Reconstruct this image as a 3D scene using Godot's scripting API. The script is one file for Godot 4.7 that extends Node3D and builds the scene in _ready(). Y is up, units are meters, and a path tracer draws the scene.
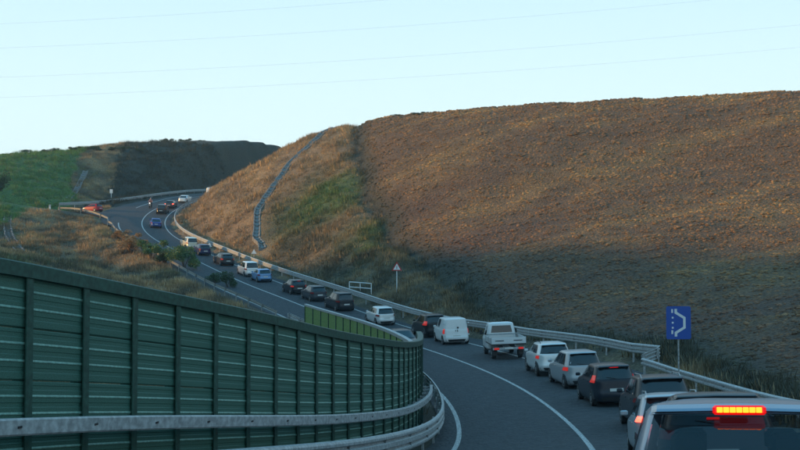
extends Node3D
# A queue of vehicles on a country road that dips and climbs between ploughed hills, late low sun from the left.
# World: x right, y up, the road runs away along -z; "d" below is the distance ahead (-z) in metres.

var mats := {}
var taken := {}
var rng := RandomNumberGenerator.new()
var nz := FastNoiseLite.new()
var nz2 := FastNoiseLite.new()
var tx := PackedFloat32Array()
var ty := PackedFloat32Array()
const D0 := -30.0
const DS := 0.5

# centre marking of the road: distance ahead, x, y
const ROAD := [
	[-30, -10.6, 2.6], [-20, -7.6, 1.8], [-10, -4.7, 0.9], [0, -1.9, 0.0], [8, 0.5, -0.75], [16, 2.75, -1.65], [24, 4.45, -2.6], [31, 5.45, -3.3],
	[38, 5.9, -3.6], [46, 5.95, -3.72], [54, 5.4, -3.75], [64, 4.0, -3.72], [76, 1.4, -3.6], [84, -0.9, -3.45], [93, -4.2, -3.0], [105, -9.5, -1.6],
	[122, -17.0, 0.1], [135, -22.6, 1.7], [150, -29.8, 4.0], [160, -34.9, 5.6], [172, -40.0, 7.6], [184, -43.5, 9.7], [197, -45.2, 12.0],
	[210, -45.0, 14.2], [226, -43.2, 16.6], [243, -40.0, 18.6], [265, -33.0, 20.4], [285, -22.0, 21.6], [300, -11.0, 22.2], [315, 2.0, 22.6]]

func lin(r, g, b) -> Color:
	return Color(r, g, b).linear_to_srgb()

func numbered(called: String) -> String:
	var n: int = taken.get(called, 0)
	taken[called] = n + 1
	return called if n == 0 else "%s_%03d" % [called, n]

func tag(o: Node, label: String, category: String, group := "", kind := "") -> void:
	if label: o.set_meta("label", label)
	if category: o.set_meta("category", category)
	if group: o.set_meta("group", group)
	if kind: o.set_meta("kind", kind)

func thing(called: String, label: String, category: String, at := Vector3.ZERO, group := "") -> Node3D:
	var o := Node3D.new()
	o.name = numbered(called)
	add_child(o, true)
	o.position = at
	tag(o, label, category, group)
	return o

func begin() -> SurfaceTool:
	var st := SurfaceTool.new()
	st.begin(Mesh.PRIMITIVE_TRIANGLES)
	return st

func done(st: SurfaceTool, smooth := false) -> ArrayMesh:
	# flat facets, or one normal per shared position when smooth
	var arr := st.commit_to_arrays()
	var v: PackedVector3Array = arr[Mesh.ARRAY_VERTEX]
	var n := PackedVector3Array()
	n.resize(v.size())
	var sums := {}
	for k in range(0, v.size(), 3):
		var f := (v[k] - v[k + 2]).cross(v[k] - v[k + 1])
		if not smooth: f = f.normalized()
		for j in 3:
			n[k + j] = f
			if smooth:
				var key := Vector3i((v[k + j] * 2000.0).round())
				sums[key] = sums.get(key, Vector3.ZERO) + f
	if smooth:
		for k in v.size(): n[k] = sums[Vector3i((v[k] * 2000.0).round())].normalized()
	arr[Mesh.ARRAY_NORMAL] = n
	var m := ArrayMesh.new()
	m.add_surface_from_arrays(Mesh.PRIMITIVE_TRIANGLES, arr)
	return m

func put(called: String, mesh: Mesh, m: Material, parent: Node = null, at := Vector3.ZERO) -> MeshInstance3D:
	var o := MeshInstance3D.new()
	o.name = numbered(called) if parent == null else called
	o.mesh = mesh
	o.material_override = m
	o.position = at
	if parent == null: add_child(o, true)
	else: parent.add_child(o, true)
	return o

func setting(called: String, mesh: Mesh, m: Material, kind := "structure") -> MeshInstance3D:
	var o := put(called, mesh, m)
	o.set_meta("kind", kind)
	return o

func tri(st: SurfaceTool, a: Vector3, b: Vector3, c: Vector3) -> void:
	st.add_vertex(a); st.add_vertex(b); st.add_vertex(c)

func quad(st: SurfaceTool, a: Vector3, b: Vector3, c: Vector3, d: Vector3) -> void:
	tri(st, a, b, c); tri(st, a, c, d)

func box(st: SurfaceTool, c: Vector3, s: Vector3, b := Basis(), bev := 0.0) -> void:
	# a box of size s round c, its long edges chamfered by bev
	var h := s * 0.5
	var p := []
	if bev <= 0.0:
		for i in 8:
			p.append(c + b * Vector3(h.x if i & 1 else -h.x, h.y if i & 2 else -h.y, h.z if i & 4 else -h.z))
		for f in [[0, 2, 3, 1], [4, 5, 7, 6], [0, 4, 6, 2], [1, 3, 7, 5], [0, 1, 5, 4], [2, 6, 7, 3]]:
			quad(st, p[f[0]], p[f[3]], p[f[2]], p[f[1]])
		return
	var rings := []
	for r in [[-h.y, bev], [-h.y + bev, 0.0], [h.y - bev, 0.0], [h.y, bev]]:
		var x: float = h.x - r[1]
		var z: float = h.z - r[1]
		var ring := []
		for q in [[-x, -z + bev], [-x + bev, -z], [x - bev, -z], [x, -z + bev], [x, z - bev], [x - bev, z], [-x + bev, z], [-x, z - bev]]:
			ring.append(c + b * Vector3(q[0], r[0], q[1]))
		rings.append(ring)
	loft(st, rings, true, true)

func loft(st: SurfaceTool, rings: Array, closed := true, caps := true) -> void:
	var n: int = rings[0].size()
	for i in rings.size() - 1:
		for j in (n if closed else n - 1):
			var k := (j + 1) % n
			quad(st, rings[i][j], rings[i + 1][j], rings[i + 1][k], rings[i][k])
	if caps:
		for e in [0, rings.size() - 1]:
			var c := Vector3.ZERO
			for v in rings[e]: c += v
			c /= n
			for j in n:
				var k := (j + 1) % n
				if e == 0: tri(st, c, rings[e][j], rings[e][k])
				else: tri(st, c, rings[e][k], rings[e][j])

func tube(st: SurfaceTool, path: Array, r0: float, r1: float, sides := 8) -> void:
	var rings := []
	for i in path.size():
		var t: Vector3 = (path[mini(i + 1, path.size() - 1)] - path[maxi(i - 1, 0)]).normalized()
		var u := t.cross(Vector3.UP if absf(t.y) < 0.9 else Vector3.RIGHT).normalized()
		var v := u.cross(t)
		var r: float = lerpf(r0, r1, float(i) / maxf(1.0, path.size() - 1))
		var ring := []
		for k in sides:
			var a := TAU * k / sides
			ring.append(path[i] + (u * cos(a) + v * sin(a)) * r)
		rings.append(ring)
	loft(st, rings)

func lathe_x(st: SurfaceTool, c: Vector3, prof: Array, sides := 24) -> void:
	# prof: [x, radius] pairs turned round the x axis through c
	var rings := []
	for p in prof:
		var ring := []
		for k in sides:
			var a := TAU * k / sides
			ring.append(c + Vector3(p[0], cos(a) * p[1], sin(a) * p[1]))
		rings.append(ring)
	loft(st, rings)

# ---------- road ----------
func build_tables() -> void:
	var n := int((315.0 - D0) / DS) + 1
	var rx := PackedFloat32Array()
	var ry := PackedFloat32Array()
	for i in n:
		var d := D0 + i * DS
		var k := 0
		while k < ROAD.size() - 2 and ROAD[k + 1][0] < d: k += 1
		var t: float = (d - ROAD[k][0]) / float(ROAD[k + 1][0] - ROAD[k][0])
		rx.append(lerpf(ROAD[k][1], ROAD[k + 1][1], t))
		ry.append(lerpf(ROAD[k][2], ROAD[k + 1][2], t))
	for pass_i in 3:
		var ax := rx.duplicate()
		var ay := ry.duplicate()
		for i in n:
			var w := mini(mini(9, i), n - 1 - i)
			var sx := 0.0
			var sy := 0.0
			for j in range(i - w, i + w + 1):
				sx += rx[j]; sy += ry[j]
			ax[i] = sx / (2 * w + 1)
			ay[i] = sy / (2 * w + 1)
		rx = ax; ry = ay
	tx = rx; ty = ry

func cx(d: float) -> float:
	var f := clampf((d - D0) / DS, 0.0, tx.size() - 2.001)
	var i := int(f)
	return lerpf(tx[i], tx[i + 1], f - i)

func cy(d: float) -> float:
	var f := clampf((d - D0) / DS, 0.0, tx.size() - 2.001)
	var i := int(f)
	return lerpf(ty[i], ty[i + 1], f - i)

func slope_x(d: float) -> float:
	return (cx(d + 1.0) - cx(d - 1.0)) * 0.5

func curve(pts: Array, d: float) -> float:
	if d <= pts[0][0]: return pts[0][1]
	for i in pts.size() - 1:
		if d <= pts[i + 1][0]:
			var t: float = (d - pts[i][0]) / float(pts[i + 1][0] - pts[i][0])
			return lerpf(pts[i][1], pts[i + 1][1], t * t * (3 - 2 * t))
	return pts[-1][1]

func bank(d: float) -> float:
	return curve([[0, 0.02], [10, 0.03], [22, 0.05], [35, 0.045], [115, 0.04], [150, 0.0], [175, -0.035], [260, -0.03]], d)

# asphalt edges and safety rails as offsets from the centre marking
func edge_l(d: float) -> float: return -curve([[10, 5.3], [38, 4.45], [150, 4.3], [176, 4.6], [182, 6.5], [196, 8.0], [206, 7.4], [225, 5.4], [240, 4.6]], d)
func edge_r(d: float) -> float: return curve([[46, 4.5], [53, 7.0], [62, 6.9], [74, 5.6], [86, 4.6]], d)
func wall_off(d: float) -> float: return -curve([[4, 6.15], [12, 5.9], [20, 5.55], [30, 5.25], [38, 5.1], [50, 5.0], [95, 5.0]], d)

func rp(d: float, off: float, h := 0.0) -> Vector3:
	var s := slope_x(d)
	var l := sqrt(1.0 + s * s)
	return Vector3(cx(d) + off / l, cy(d) + off * bank(d) + h, -(d - off * s / l))

func rdir(d: float) -> Vector3:
	return (rp(d + 1.0, 0) - rp(d - 1.0, 0)).normalized()

func locate(x: float, d: float) -> Vector2:
	# (station, offset) of a plan point
	var q := d
	for i in 4:
		var s := slope_x(q)
		q += ((x - cx(q)) * s + (d - q)) / (1.0 + s * s) * 0.9
		q = clampf(q, D0, 314.0)
	var s2 := slope_x(q)
	return Vector2(q, ((x - cx(q)) - (d - q) * s2) / sqrt(1.0 + s2 * s2))

# ---------- ground shape ----------
# x, y, distance ahead
const LAND := [
	# skyline and shoulder of the ridge and the ploughed hill on the right
	[54.5, 26.2, 150], [43, 26.7, 158], [30, 27.3, 166], [15.7, 27.3, 173], [3.3, 27.2, 180], [-2.5, 27.4, 186], [-8.5, 26.7, 188], [-13.8, 25.4, 190],
	[-19.9, 22.6, 190], [-25.5, 18.4, 187], [-30, 14.2, 183], [-33.6, 10.9, 179],
	[75, 27, 140], [100, 28, 130], [54, 24, 190], [20, 24.5, 215], [-8, 24, 225], [-20, 22, 232], [-29, 20, 228], [-36, 17, 214],
	# face of the hill
	[42, 12.2, 115], [23.3, 13.3, 128], [6.4, 14.4, 140], [17.3, 3.4, 95], [24.5, 3.3, 90], [31, 3.2, 85], [5, 3.7, 110], [-5.5, 13.3, 150], [-13.6, 8.5, 150],
	[17, -1.7, 62], [20, -1.2, 48], [23.6, -0.1, 65], [11.2, -1.3, 82], [60, 12, 90], [60, 6, 55], [30, 1, 45], [22, 0.5, 25], [45, 6, 30], [80, 14, 50],
	[-16.5, 3.2, 138], [-20, 7.4, 152], [-25, 11.5, 168], [-30, 9.8, 168],
	# left: green hill, dry bank, valley behind the noise barrier
	[-86, 26.2, 236], [-72, 27.6, 242], [-62, 30.2, 252], [-92, 24, 262], [-110, 23, 240], [-58, 34, 310], [-38, 35, 325], [-20, 36, 335], [-80, 31, 300], [0, 36, 345],
	[-57.5, 16.2, 224], [-50, 32.2, 264], [-38, 34.8, 282], [-42, 34.5, 297], [-52.5, 21.5, 238], [-66, 20, 226], [-78, 18.5, 212],
	[-51, 6.6, 166], [-43.6, 3.6, 122], [-38, 2.0, 142], [-28, 0.9, 136], [-69, 13.8, 190], [-63.8, 13.2, 196], [-19.5, -1.0, 122], [-58, 10.6, 182],
	[-60, 6, 150], [-14, -5.2, 84], [-20, -5.5, 60], [-12, -5.0, 40], [-13, -2.5, 15], [-16, 0, -10], [-30, -3.0, 85], [-35, 0, 100],
	# the hill left of the frame that keeps the valley in shade
	[-78, 17.5, 95], [-78, 20.5, 70], [-78, 23.5, 45], [-78, 28, 15], [-100, 22, 70], [-110, 20, 110], [-82, 9, 125], [-88, 7, 150], [-100, 10, 185], [-55, 10, 75], [-50, 13, 30],
	[-120, 20, 0], [-120, 20, 60], [120, 22, 60], [120, 28, 160], [60, 18, 240], [60, 14, 330], [-130, 22, 300], [30, 4, -20], [-40, 12, -25]]
var rw := PackedFloat64Array()

func kern(r2: float) -> float:
	return 0.5 * r2 * log(r2 + 1e-9)

func solve_land() -> void:
	# thin plate spline with a little stiffness through LAND
	var n := LAND.size()
	var m := n + 3
	var a := []
	for i in m:
		var row := PackedFloat64Array()
		row.resize(m + 1)
		a.append(row)
	for i in n:
		var xi: float = LAND[i][0] * 0.01
		var di: float = LAND[i][2] * 0.01
		for j in n:
			var ex: float = xi - LAND[j][0] * 0.01
			var ed: float = di - LAND[j][2] * 0.01
			a[i][j] = kern(ex * ex + ed * ed)
		a[i][i] += 0.0006
		a[i][n] = 1.0; a[i][n + 1] = xi; a[i][n + 2] = di
		a[n][i] = 1.0; a[n + 1][i] = xi; a[n + 2][i] = di
		a[i][m] = LAND[i][1]
	for c in m:
		var best := c
		for r in range(c + 1, m):
			if absf(a[r][c]) > absf(a[best][c]): best = r
		var sw = a[c]; a[c] = a[best]; a[best] = sw
		for r in range(c + 1, m):
			var f: float = a[r][c] / a[c][c]
			if f != 0.0:
				for k in range(c, m + 1): a[r][k] -= f * a[c][k]
	rw.resize(m)
	for c in range(m - 1, -1, -1):
		var s: float = a[c][m]
		for k in range(c + 1, m): s -= a[c][k] * rw[k]
		rw[c] = s / a[c][c]

func spline(x: float, d: float) -> float:
	var n := LAND.size()
	var px := x * 0.01
	var pd := d * 0.01
	var s := rw[n] + rw[n + 1] * px + rw[n + 2] * pd
	for j in n:
		var ex: float = px - LAND[j][0] * 0.01
		var ed: float = pd - LAND[j][2] * 0.01
		s += rw[j] * kern(ex * ex + ed * ed)
	return s

# coarse grid of the spline, read back with cubic smoothing
const GX0 := -150.0
const GD0 := -60.0
const GS := 5.0
const GNX := 56
const GND := 84
var grid := PackedFloat32Array()

func build_grid() -> void:
	grid.resize(GNX * GND)
	for j in GND:
		for i in GNX:
			grid[j * GNX + i] = spline(clampf(GX0 + i * GS, -125, 122), clampf(GD0 + j * GS, -28, 345))

func land(x: float, d: float) -> float:
	var fx := clampf((x - GX0) / GS, 1.0, GNX - 2.01)
	var fd := clampf((d - GD0) / GS, 1.0, GND - 2.01)
	var i := int(fx)
	var j := int(fd)
	var u := fx - i
	var v := fd - j
	var rows := [0.0, 0.0, 0.0, 0.0]
	for k in 4:
		var o := (mini(j + k - 1, GND - 1)) * GNX + i
		rows[k] = cubic_interpolate(grid[o], grid[o + 1], grid[o - 1], grid[mini(o + 2, grid.size() - 1)], u)
	return cubic_interpolate(rows[1], rows[2], rows[0], rows[3], v)

func field_edge(d: float) -> float:
	return curve([[-30, 12], [30, 12.5], [50, 14.0], [60, 15.0], [68, 12.5], [80, 8.5], [95, 6.0], [112, 2.2], [128, -1.5], [152, -5.2], [187, -7.6], [240, -9]], d)

func ground_y(x: float, d: float, rough := true) -> float:
	var q := locate(x, d)
	var y := land(x, d)
	var yr := cy(q.x) + clampf(q.y, -9.0, 9.0) * bank(q.x)
	var el := edge_l(q.x)
	var er := edge_r(q.x)
	var near := 0.0
	if x < -47.0 and x > -86.0 and d > 180 and d < 212:
		var bt := branch_side(x, d)
		if bt < 0.7: return branch_surface(x, d) - 0.2
		y = lerpf(branch_surface(x, d) - 0.1, y, smoothstep(0.7, 6.0, bt))
	if q.y >= el - 0.4 and q.y <= er + 0.4:
		return yr - 0.22
	if q.y > er:
		var t := q.y - er
		near = 1.0 - smoothstep(1.2, 8.0, t)
		y = lerpf(y, yr + 0.02 + 0.22 * minf(t, 5.0), near)
	else:
		var t := el - q.y
		near = 1.0 - smoothstep(1.2, 7.5, t)
		var fall := 0.10 if q.x < 98 else -0.02
		if q.x > 205: fall = -0.3
		y = lerpf(y, yr - 0.05 - fall * minf(t, 5.0), near)
	if rough:
		var amt := 1.0 - near
		if q.y > 0 and d > 85 and d < 200:
			# ditch between the bank and the ploughed field
			y -= amt * 0.9 * exp(-pow((x - field_edge(d)) / 1.5, 2))
		y += amt * (nz.get_noise_2d(x * 3.0, d * 3.0) * 0.5 + nz2.get_noise_2d(x * 9.0, d * 9.0) * 0.22)
		if x > field_edge(d) and d > 20:
			# plough ridges run along the slope
			var f := (x * 0.42 + d * 0.9) + nz.get_noise_2d(x, d) * 3.0
			y += amt * 0.07 * sin(f * 2.2)
	return y

# ---------- materials ----------
func noise_image(size: int, freq: float, seed_i: int, lo: Color, hi: Color, gain := 1.0, octaves := 5) -> Image:
	var f := FastNoiseLite.new()
	f.seed = seed_i
	f.frequency = freq
	f.fractal_octaves = octaves
	f.noise_type = FastNoiseLite.TYPE_SIMPLEX_SMOOTH
	var src := f.get_seamless_image(size, size)
	var out := Image.create(size, size, true, Image.FORMAT_RGB8)
	for y in size:
		for x in size:
			var v := clampf((src.get_pixel(x, y).r - 0.5) * gain + 0.5, 0.0, 1.0)
			out.set_pixel(x, y, lo.lerp(hi, v))
	return out

func textured(img: Image) -> ImageTexture:
	img.generate_mipmaps()
	return ImageTexture.create_from_image(img)

func relief(size: int, freq: float, seed_i: int, strength: float) -> ImageTexture:
	var g := noise_image(size, freq, seed_i, Color.BLACK, Color.WHITE, 1.6)
	g.convert(Image.FORMAT_RGBA8)
	g.bump_map_to_normal_map(strength)
	return textured(g)

func mat(called: String, c: Color, rough := 0.8, metal := 0.0) -> StandardMaterial3D:
	var m := StandardMaterial3D.new()
	m.resource_name = called
	m.albedo_color = c
	m.roughness = rough
	m.metallic = metal
	mats[called] = m
	return m

func glow(called: String, c: Color, e: Color, energy: float) -> StandardMaterial3D:
	var m := mat(called, c, 0.25)
	m.emission_enabled = true
	m.emission = e
	m.emission_energy_multiplier = energy
	return m

func grain(m: StandardMaterial3D, t: Texture2D, scale: float, n: Texture2D = null, ns := 1.0) -> void:
	m.albedo_texture = t
	m.uv1_triplanar = true
	m.uv1_world_triplanar = true
	m.uv1_scale = Vector3.ONE * scale
	if n:
		m.normal_enabled = true
		m.normal_texture = n
		m.normal_scale = ns

func build_materials() -> void:
	var fine := textured(noise_image(512, 0.05, 11, Color(0.52, 0.52, 0.52), Color(1, 1, 1), 1.5))
	var soft := textured(noise_image(512, 0.02, 12, Color(0.72, 0.72, 0.72), Color(1, 1, 1), 1.5))
	var bump := relief(512, 0.06, 13, 6.0)
	var g := mat("ground", Color.WHITE, 0.95)
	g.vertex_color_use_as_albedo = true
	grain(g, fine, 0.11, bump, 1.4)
	var a := mat("asphalt", lin(0.046, 0.050, 0.057), 0.85)
	grain(a, textured(noise_image(512, 0.03, 15, Color(0.76, 0.76, 0.76), Color(1, 1, 1), 1.5, 6)), 0.11, relief(256, 0.2, 16, 3.0), 0.5)
	var v := mat("verge", lin(0.15, 0.125, 0.09), 0.95)
	grain(v, fine, 0.5, bump, 1.0)
	var p := mat("road_paint", lin(0.62, 0.62, 0.6), 0.6)
	grain(p, textured(noise_image(256, 0.06, 18, Color(0.55, 0.55, 0.55), Color(1, 1, 1), 2.2)), 0.6)
	var z := mat("zinc", lin(0.50, 0.52, 0.52), 0.5, 0.15)
	grain(z, soft, 0.7)
	var zw := mat("weathered_zinc", lin(0.36, 0.36, 0.33), 0.65, 0.2)
	grain(zw, soft, 0.9)
	var gp := mat("barrier_green", lin(0.068, 0.20, 0.148), 0.6)
	grain(gp, textured(noise_image(512, 0.09, 19, Color(0.6, 0.6, 0.6), Color(1, 1, 1), 1.8)), 1.6)
	var gp2 := mat("barrier_rib_skylit", lin(0.22, 0.42, 0.34), 0.5)  # ribs paler than the panels: caught sky light painted into the colour
	grain(gp2, soft, 1.3)
	var gd := mat("barrier_frame", lin(0.026, 0.095, 0.07), 0.55)
	grain(gd, soft, 0.8)
	var gl := mat("barrier_outer_lit", lin(0.20, 0.34, 0.085), 0.6)  # paler green: light on the outer face painted into the colour
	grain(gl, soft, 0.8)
	var co := mat("concrete", lin(0.36, 0.355, 0.34), 0.9)
	grain(co, fine, 0.6, bump, 0.6)
	mat("tyre", lin(0.018, 0.018, 0.019), 0.85)
	mat("rim", lin(0.42, 0.43, 0.44), 0.35, 0.7)
	mat("trim", lin(0.02, 0.02, 0.022), 0.6)
	mat("seat_cloth", lin(0.03, 0.031, 0.034), 0.9)
	var gs := mat("car_glass", lin(0.012, 0.016, 0.019), 0.06)
	gs.metallic_specular = 0.6
	var cg := mat("clear_glass", Color(0.10, 0.13, 0.15, 0.42), 0.03)
	cg.transparency = BaseMaterial3D.TRANSPARENCY_ALPHA
	mat("chrome", lin(0.5, 0.5, 0.5), 0.2, 1.0)
	mat("lamp_red", lin(0.25, 0.012, 0.012), 0.2)
	mat("lamp_clear", lin(0.6, 0.6, 0.6), 0.15)
	glow("lamp_red_lit", lin(0.30, 0.03, 0.025), Color(1.0, 0.2, 0.14), 0.22)
	glow("lamp_red_bright", lin(0.6, 0.1, 0.08), Color(1.0, 0.32, 0.24), 3.0)
	glow("brake_core", lin(0.7, 0.3, 0.05), Color(1.0, 0.42, 0.04), 3.2)
	glow("brake_glass", lin(0.4, 0.01, 0.01), Color(1.0, 0.05, 0.03), 0.5)
	glow("headlamp_lit", lin(0.7, 0.7, 0.7), Color(1.0, 0.96, 0.88), 2.0)
	mat("plate", lin(0.62, 0.63, 0.6), 0.5)
	mat("white_paint", lin(0.66, 0.68, 0.68), 0.55)
	mat("sign_blue", lin(0.012, 0.075, 0.36), 0.45)
	mat("sign_white", lin(0.72, 0.74, 0.74), 0.45)
	mat("sign_red", lin(0.45, 0.02, 0.02), 0.45)
	mat("sign_black", lin(0.015, 0.015, 0.015), 0.5)
	mat("wire", lin(0.05, 0.05, 0.05), 0.6)
	var gr := mat("grass", Color.WHITE, 0.9)
	gr.vertex_color_use_as_albedo = true
	gr.backlight_enabled = true
	gr.backlight = lin(0.12, 0.10, 0.05)
	var cl := mat("clod", Color.WHITE, 0.97)
	cl.vertex_color_use_as_albedo = true
	var lf := mat("leaf", lin(0.085, 0.14, 0.045), 0.75)
	lf.backlight_enabled = true
	lf.backlight = lin(0.03, 0.06, 0.01)
	var ld := mat("leaf_dark", lin(0.04, 0.068, 0.03), 0.8)
	ld.backlight_enabled = true
	ld.backlight = lin(0.02, 0.035, 0.01)
	var lo := mat("leaf_dry", lin(0.33, 0.195, 0.085), 0.85)
	lo.backlight_enabled = true
	lo.backlight = lin(0.08, 0.05, 0.02)
	mat("bark", lin(0.07, 0.055, 0.04), 0.9)
	var cloth := mat("rider_cloth", lin(0.02, 0.022, 0.028), 0.8)
	cloth.rim_enabled = true
	mat("helmet", lin(0.65, 0.45, 0.42), 0.3)
	mat("jacket", lin(0.38, 0.20, 0.18), 0.8)

func paint(c: Color, metallic := 0.25) -> StandardMaterial3D:
	var m := StandardMaterial3D.new()
	m.albedo_color = c
	m.roughness = 0.34
	m.metallic = metallic if c.get_luminance() > 0.3 else 0.0
	if c.get_luminance() <= 0.3: m.metallic_specular = 0.3
	m.clearcoat_enabled = true
	m.clearcoat = 0.45 if c.get_luminance() > 0.3 else 0.2
	m.clearcoat_roughness = 0.08
	return m

# ---------- ground colours: what grows or lies where, with shade painted low on the field ----------
func ground_colour(x: float, d: float) -> Color:
	var n1 := nz.get_noise_2d(x * 2.2 + 40, d * 2.2)
	var n2 := nz2.get_noise_2d(x * 7.0, d * 7.0 + 90)
	var n3 := nz2.get_noise_2d(x * 26.0 + 7, d * 26.0)
	var q := locate(x, d)
	var dry := Color(0.36, 0.235, 0.115).lerp(Color(0.23, 0.15, 0.085), clampf(0.5 + n2 * 1.1, 0, 1))
	var green := Color(0.075, 0.125, 0.035).lerp(Color(0.12, 0.15, 0.045), clampf(0.5 + n2, 0, 1))
	var scrub := Color(0.045, 0.052, 0.034).lerp(Color(0.095, 0.078, 0.045), clampf(0.45 + n1 * 0.8 + n2 * 0.9, 0, 1))
	var c := dry
	if q.y > 0:
		var fe := field_edge(d) + n1 * 0.8
		if x > fe:
			var soil := Color(0.172, 0.096, 0.047)
			var along := d - 0.21 * x + n1 * 7.0
			var bands := 0.65 * sin(along * 0.27) + 0.35 * sin(along * 0.83 + n2 * 2.0)
			c = soil.lerp(Color(0.27, 0.158, 0.062), clampf(bands * 0.75 + n1 * 0.8 + 0.25, 0, 1))
			c = c.lerp(Color(0.085, 0.056, 0.036), clampf(n2 * 0.9 + n3 * 0.5 - 0.05, 0, 0.75))
			c = c.lerp(Color(0.122, 0.062, 0.043), clampf(1.0 - (q.y - edge_r(q.x)) / 22.0 + n1 * 0.6, 0, 0.7) )  # darker, redder soil towards the road: valley shade painted into the colour
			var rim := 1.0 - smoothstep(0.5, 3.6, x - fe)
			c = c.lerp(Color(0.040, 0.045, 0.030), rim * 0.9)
		else:
			# bank between the field and the road: dry grass over the ridge, green on the shoulder, scrub below
			var right_of_drain := smoothstep(-1.5, 3.0, x - drain_x(d))
			var low := 1.0 - smoothstep(3.0, 16.0, q.y - 5.0 + n1 * 5.0)
			var meadow := exp(-pow((x + 10.0) / 8.0, 2) - pow((d - 151.0) / 8.0, 2))
			meadow = maxf(meadow, 0.8 * exp(-pow((x + 2.0) / 6.0, 2) - pow((d - 127.0) / 10.0, 2)))
			var rust := dry.lerp(scrub, 0.4)
			c = dry.lerp(rust, right_of_drain * (0.55 if d < 172 else 0.15))
			c = c.lerp(green, clampf(meadow * 1.9 + n2 * 0.6 - 0.1, 0, 1) * right_of_drain)
			c = c.lerp(scrub, low * right_of_drain * clampf(0.7 + n2 * 0.8, 0, 1))
			c = c.lerp(scrub, clampf(n2 * 1.5 - 0.45, 0, 0.6))
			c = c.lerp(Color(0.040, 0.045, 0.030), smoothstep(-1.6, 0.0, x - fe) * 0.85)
	else:
		var fe2 := curve([[150, -66], [178, -61.5], [205, -62.5], [238, -70.5], [300, -85]], d) + n1 * 3.0
		if x < fe2 and d > 140:
			c = Color(0.075, 0.165, 0.04).lerp(Color(0.11, 0.19, 0.05), clampf(0.5 + n2, 0, 1))
			c = c.lerp(dry, clampf(n3 * 0.6 + n2 * 0.5 - 0.25, 0, 0.5))
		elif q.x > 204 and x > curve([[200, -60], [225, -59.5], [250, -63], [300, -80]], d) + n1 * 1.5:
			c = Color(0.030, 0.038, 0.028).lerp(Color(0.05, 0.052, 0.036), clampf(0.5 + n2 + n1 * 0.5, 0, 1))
		else:
			c = dry.lerp(scrub, clampf(0.42 + n1 * 1.0 + n2 * 1.3, 0, 0.95))
			c = c.lerp(green, clampf(n1 * 1.2 + n3 * 0.7 - 0.2, 0, 0.55))
	c = c * (1.0 + n3 * 0.35)
	c.a = 1.0
	return Color(minf(c.r * 1.28, 1), minf(c.g * 1.28, 1), minf(c.b * 1.28, 1))

func drain_x(d: float) -> float:
	return curve([[140, -16.9], [146, -18.2], [152, -19.9], [160, -20.7], [166, -20.0], [175, -18.3], [185, -13.8], [195, -9]], d)

func axis(lo: float, a: float, b: float, hi: float, step: float) -> PackedFloat32Array:
	var out := PackedFloat32Array()
	var s := step
	var v := a
	var head := []
	while v > lo:
		s *= 1.22
		v -= s
		head.append(v)
	head.reverse()
	for h in head: out.append(h)
	v = a
	while v < b:
		out.append(v)
		v += step
	s = step
	while v < hi:
		out.append(v)
		s *= 1.22
		v += s
	out.append(v)
	return out

func build_ground() -> void:
	var xs := axis(-2400, -92, 72, 2400, 1.15)
	var ds := axis(-1200, -6, 262, 3200, 1.3)
	var nx := xs.size()
	var nd := ds.size()
	var verts := PackedVector3Array()
	var cols := PackedColorArray()
	var idx := PackedInt32Array()
	for j in nd:
		for i in nx:
			var x := xs[i]
			var d := ds[j]
			verts.append(Vector3(x, ground_y(x, d), -d))
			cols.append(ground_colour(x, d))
	for j in nd - 1:
		for i in nx - 1:
			var a := j * nx + i
			idx.append_array([a, a + nx, a + 1, a + 1, a + nx, a + nx + 1])
	var norms := PackedVector3Array()
	norms.resize(verts.size())
	for k in range(0, idx.size(), 3):
		var n := (verts[idx[k + 1]] - verts[idx[k]]).cross(verts[idx[k + 2]] - verts[idx[k]])
		if n.y < 0: n = -n
		norms[idx[k]] += n; norms[idx[k + 1]] += n; norms[idx[k + 2]] += n
	for k in norms.size(): norms[k] = norms[k].normalized()
	var arr := []
	arr.resize(Mesh.ARRAY_MAX)
	arr[Mesh.ARRAY_VERTEX] = verts
	arr[Mesh.ARRAY_NORMAL] = norms
	arr[Mesh.ARRAY_COLOR] = cols
	arr[Mesh.ARRAY_INDEX] = idx
	var m := ArrayMesh.new()
	m.add_surface_from_arrays(Mesh.PRIMITIVE_TRIANGLES, arr)
	setting("hillside_terrain", m, mats.ground)

func strip(st: SurfaceTool, d0: float, d1: float, step: float, cols: Callable, h: float) -> void:
	# a sheet along the road; cols(d) gives the offsets across it
	var prev := []
	var d := d0
	while d <= d1 + 0.01:
		var row := []
		for o in cols.call(d): row.append(rp(d, o, h))
		if prev:
			for k in row.size() - 1: quad(st, prev[k], row[k], row[k + 1], prev[k + 1])
		prev = row
		d += step

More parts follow.
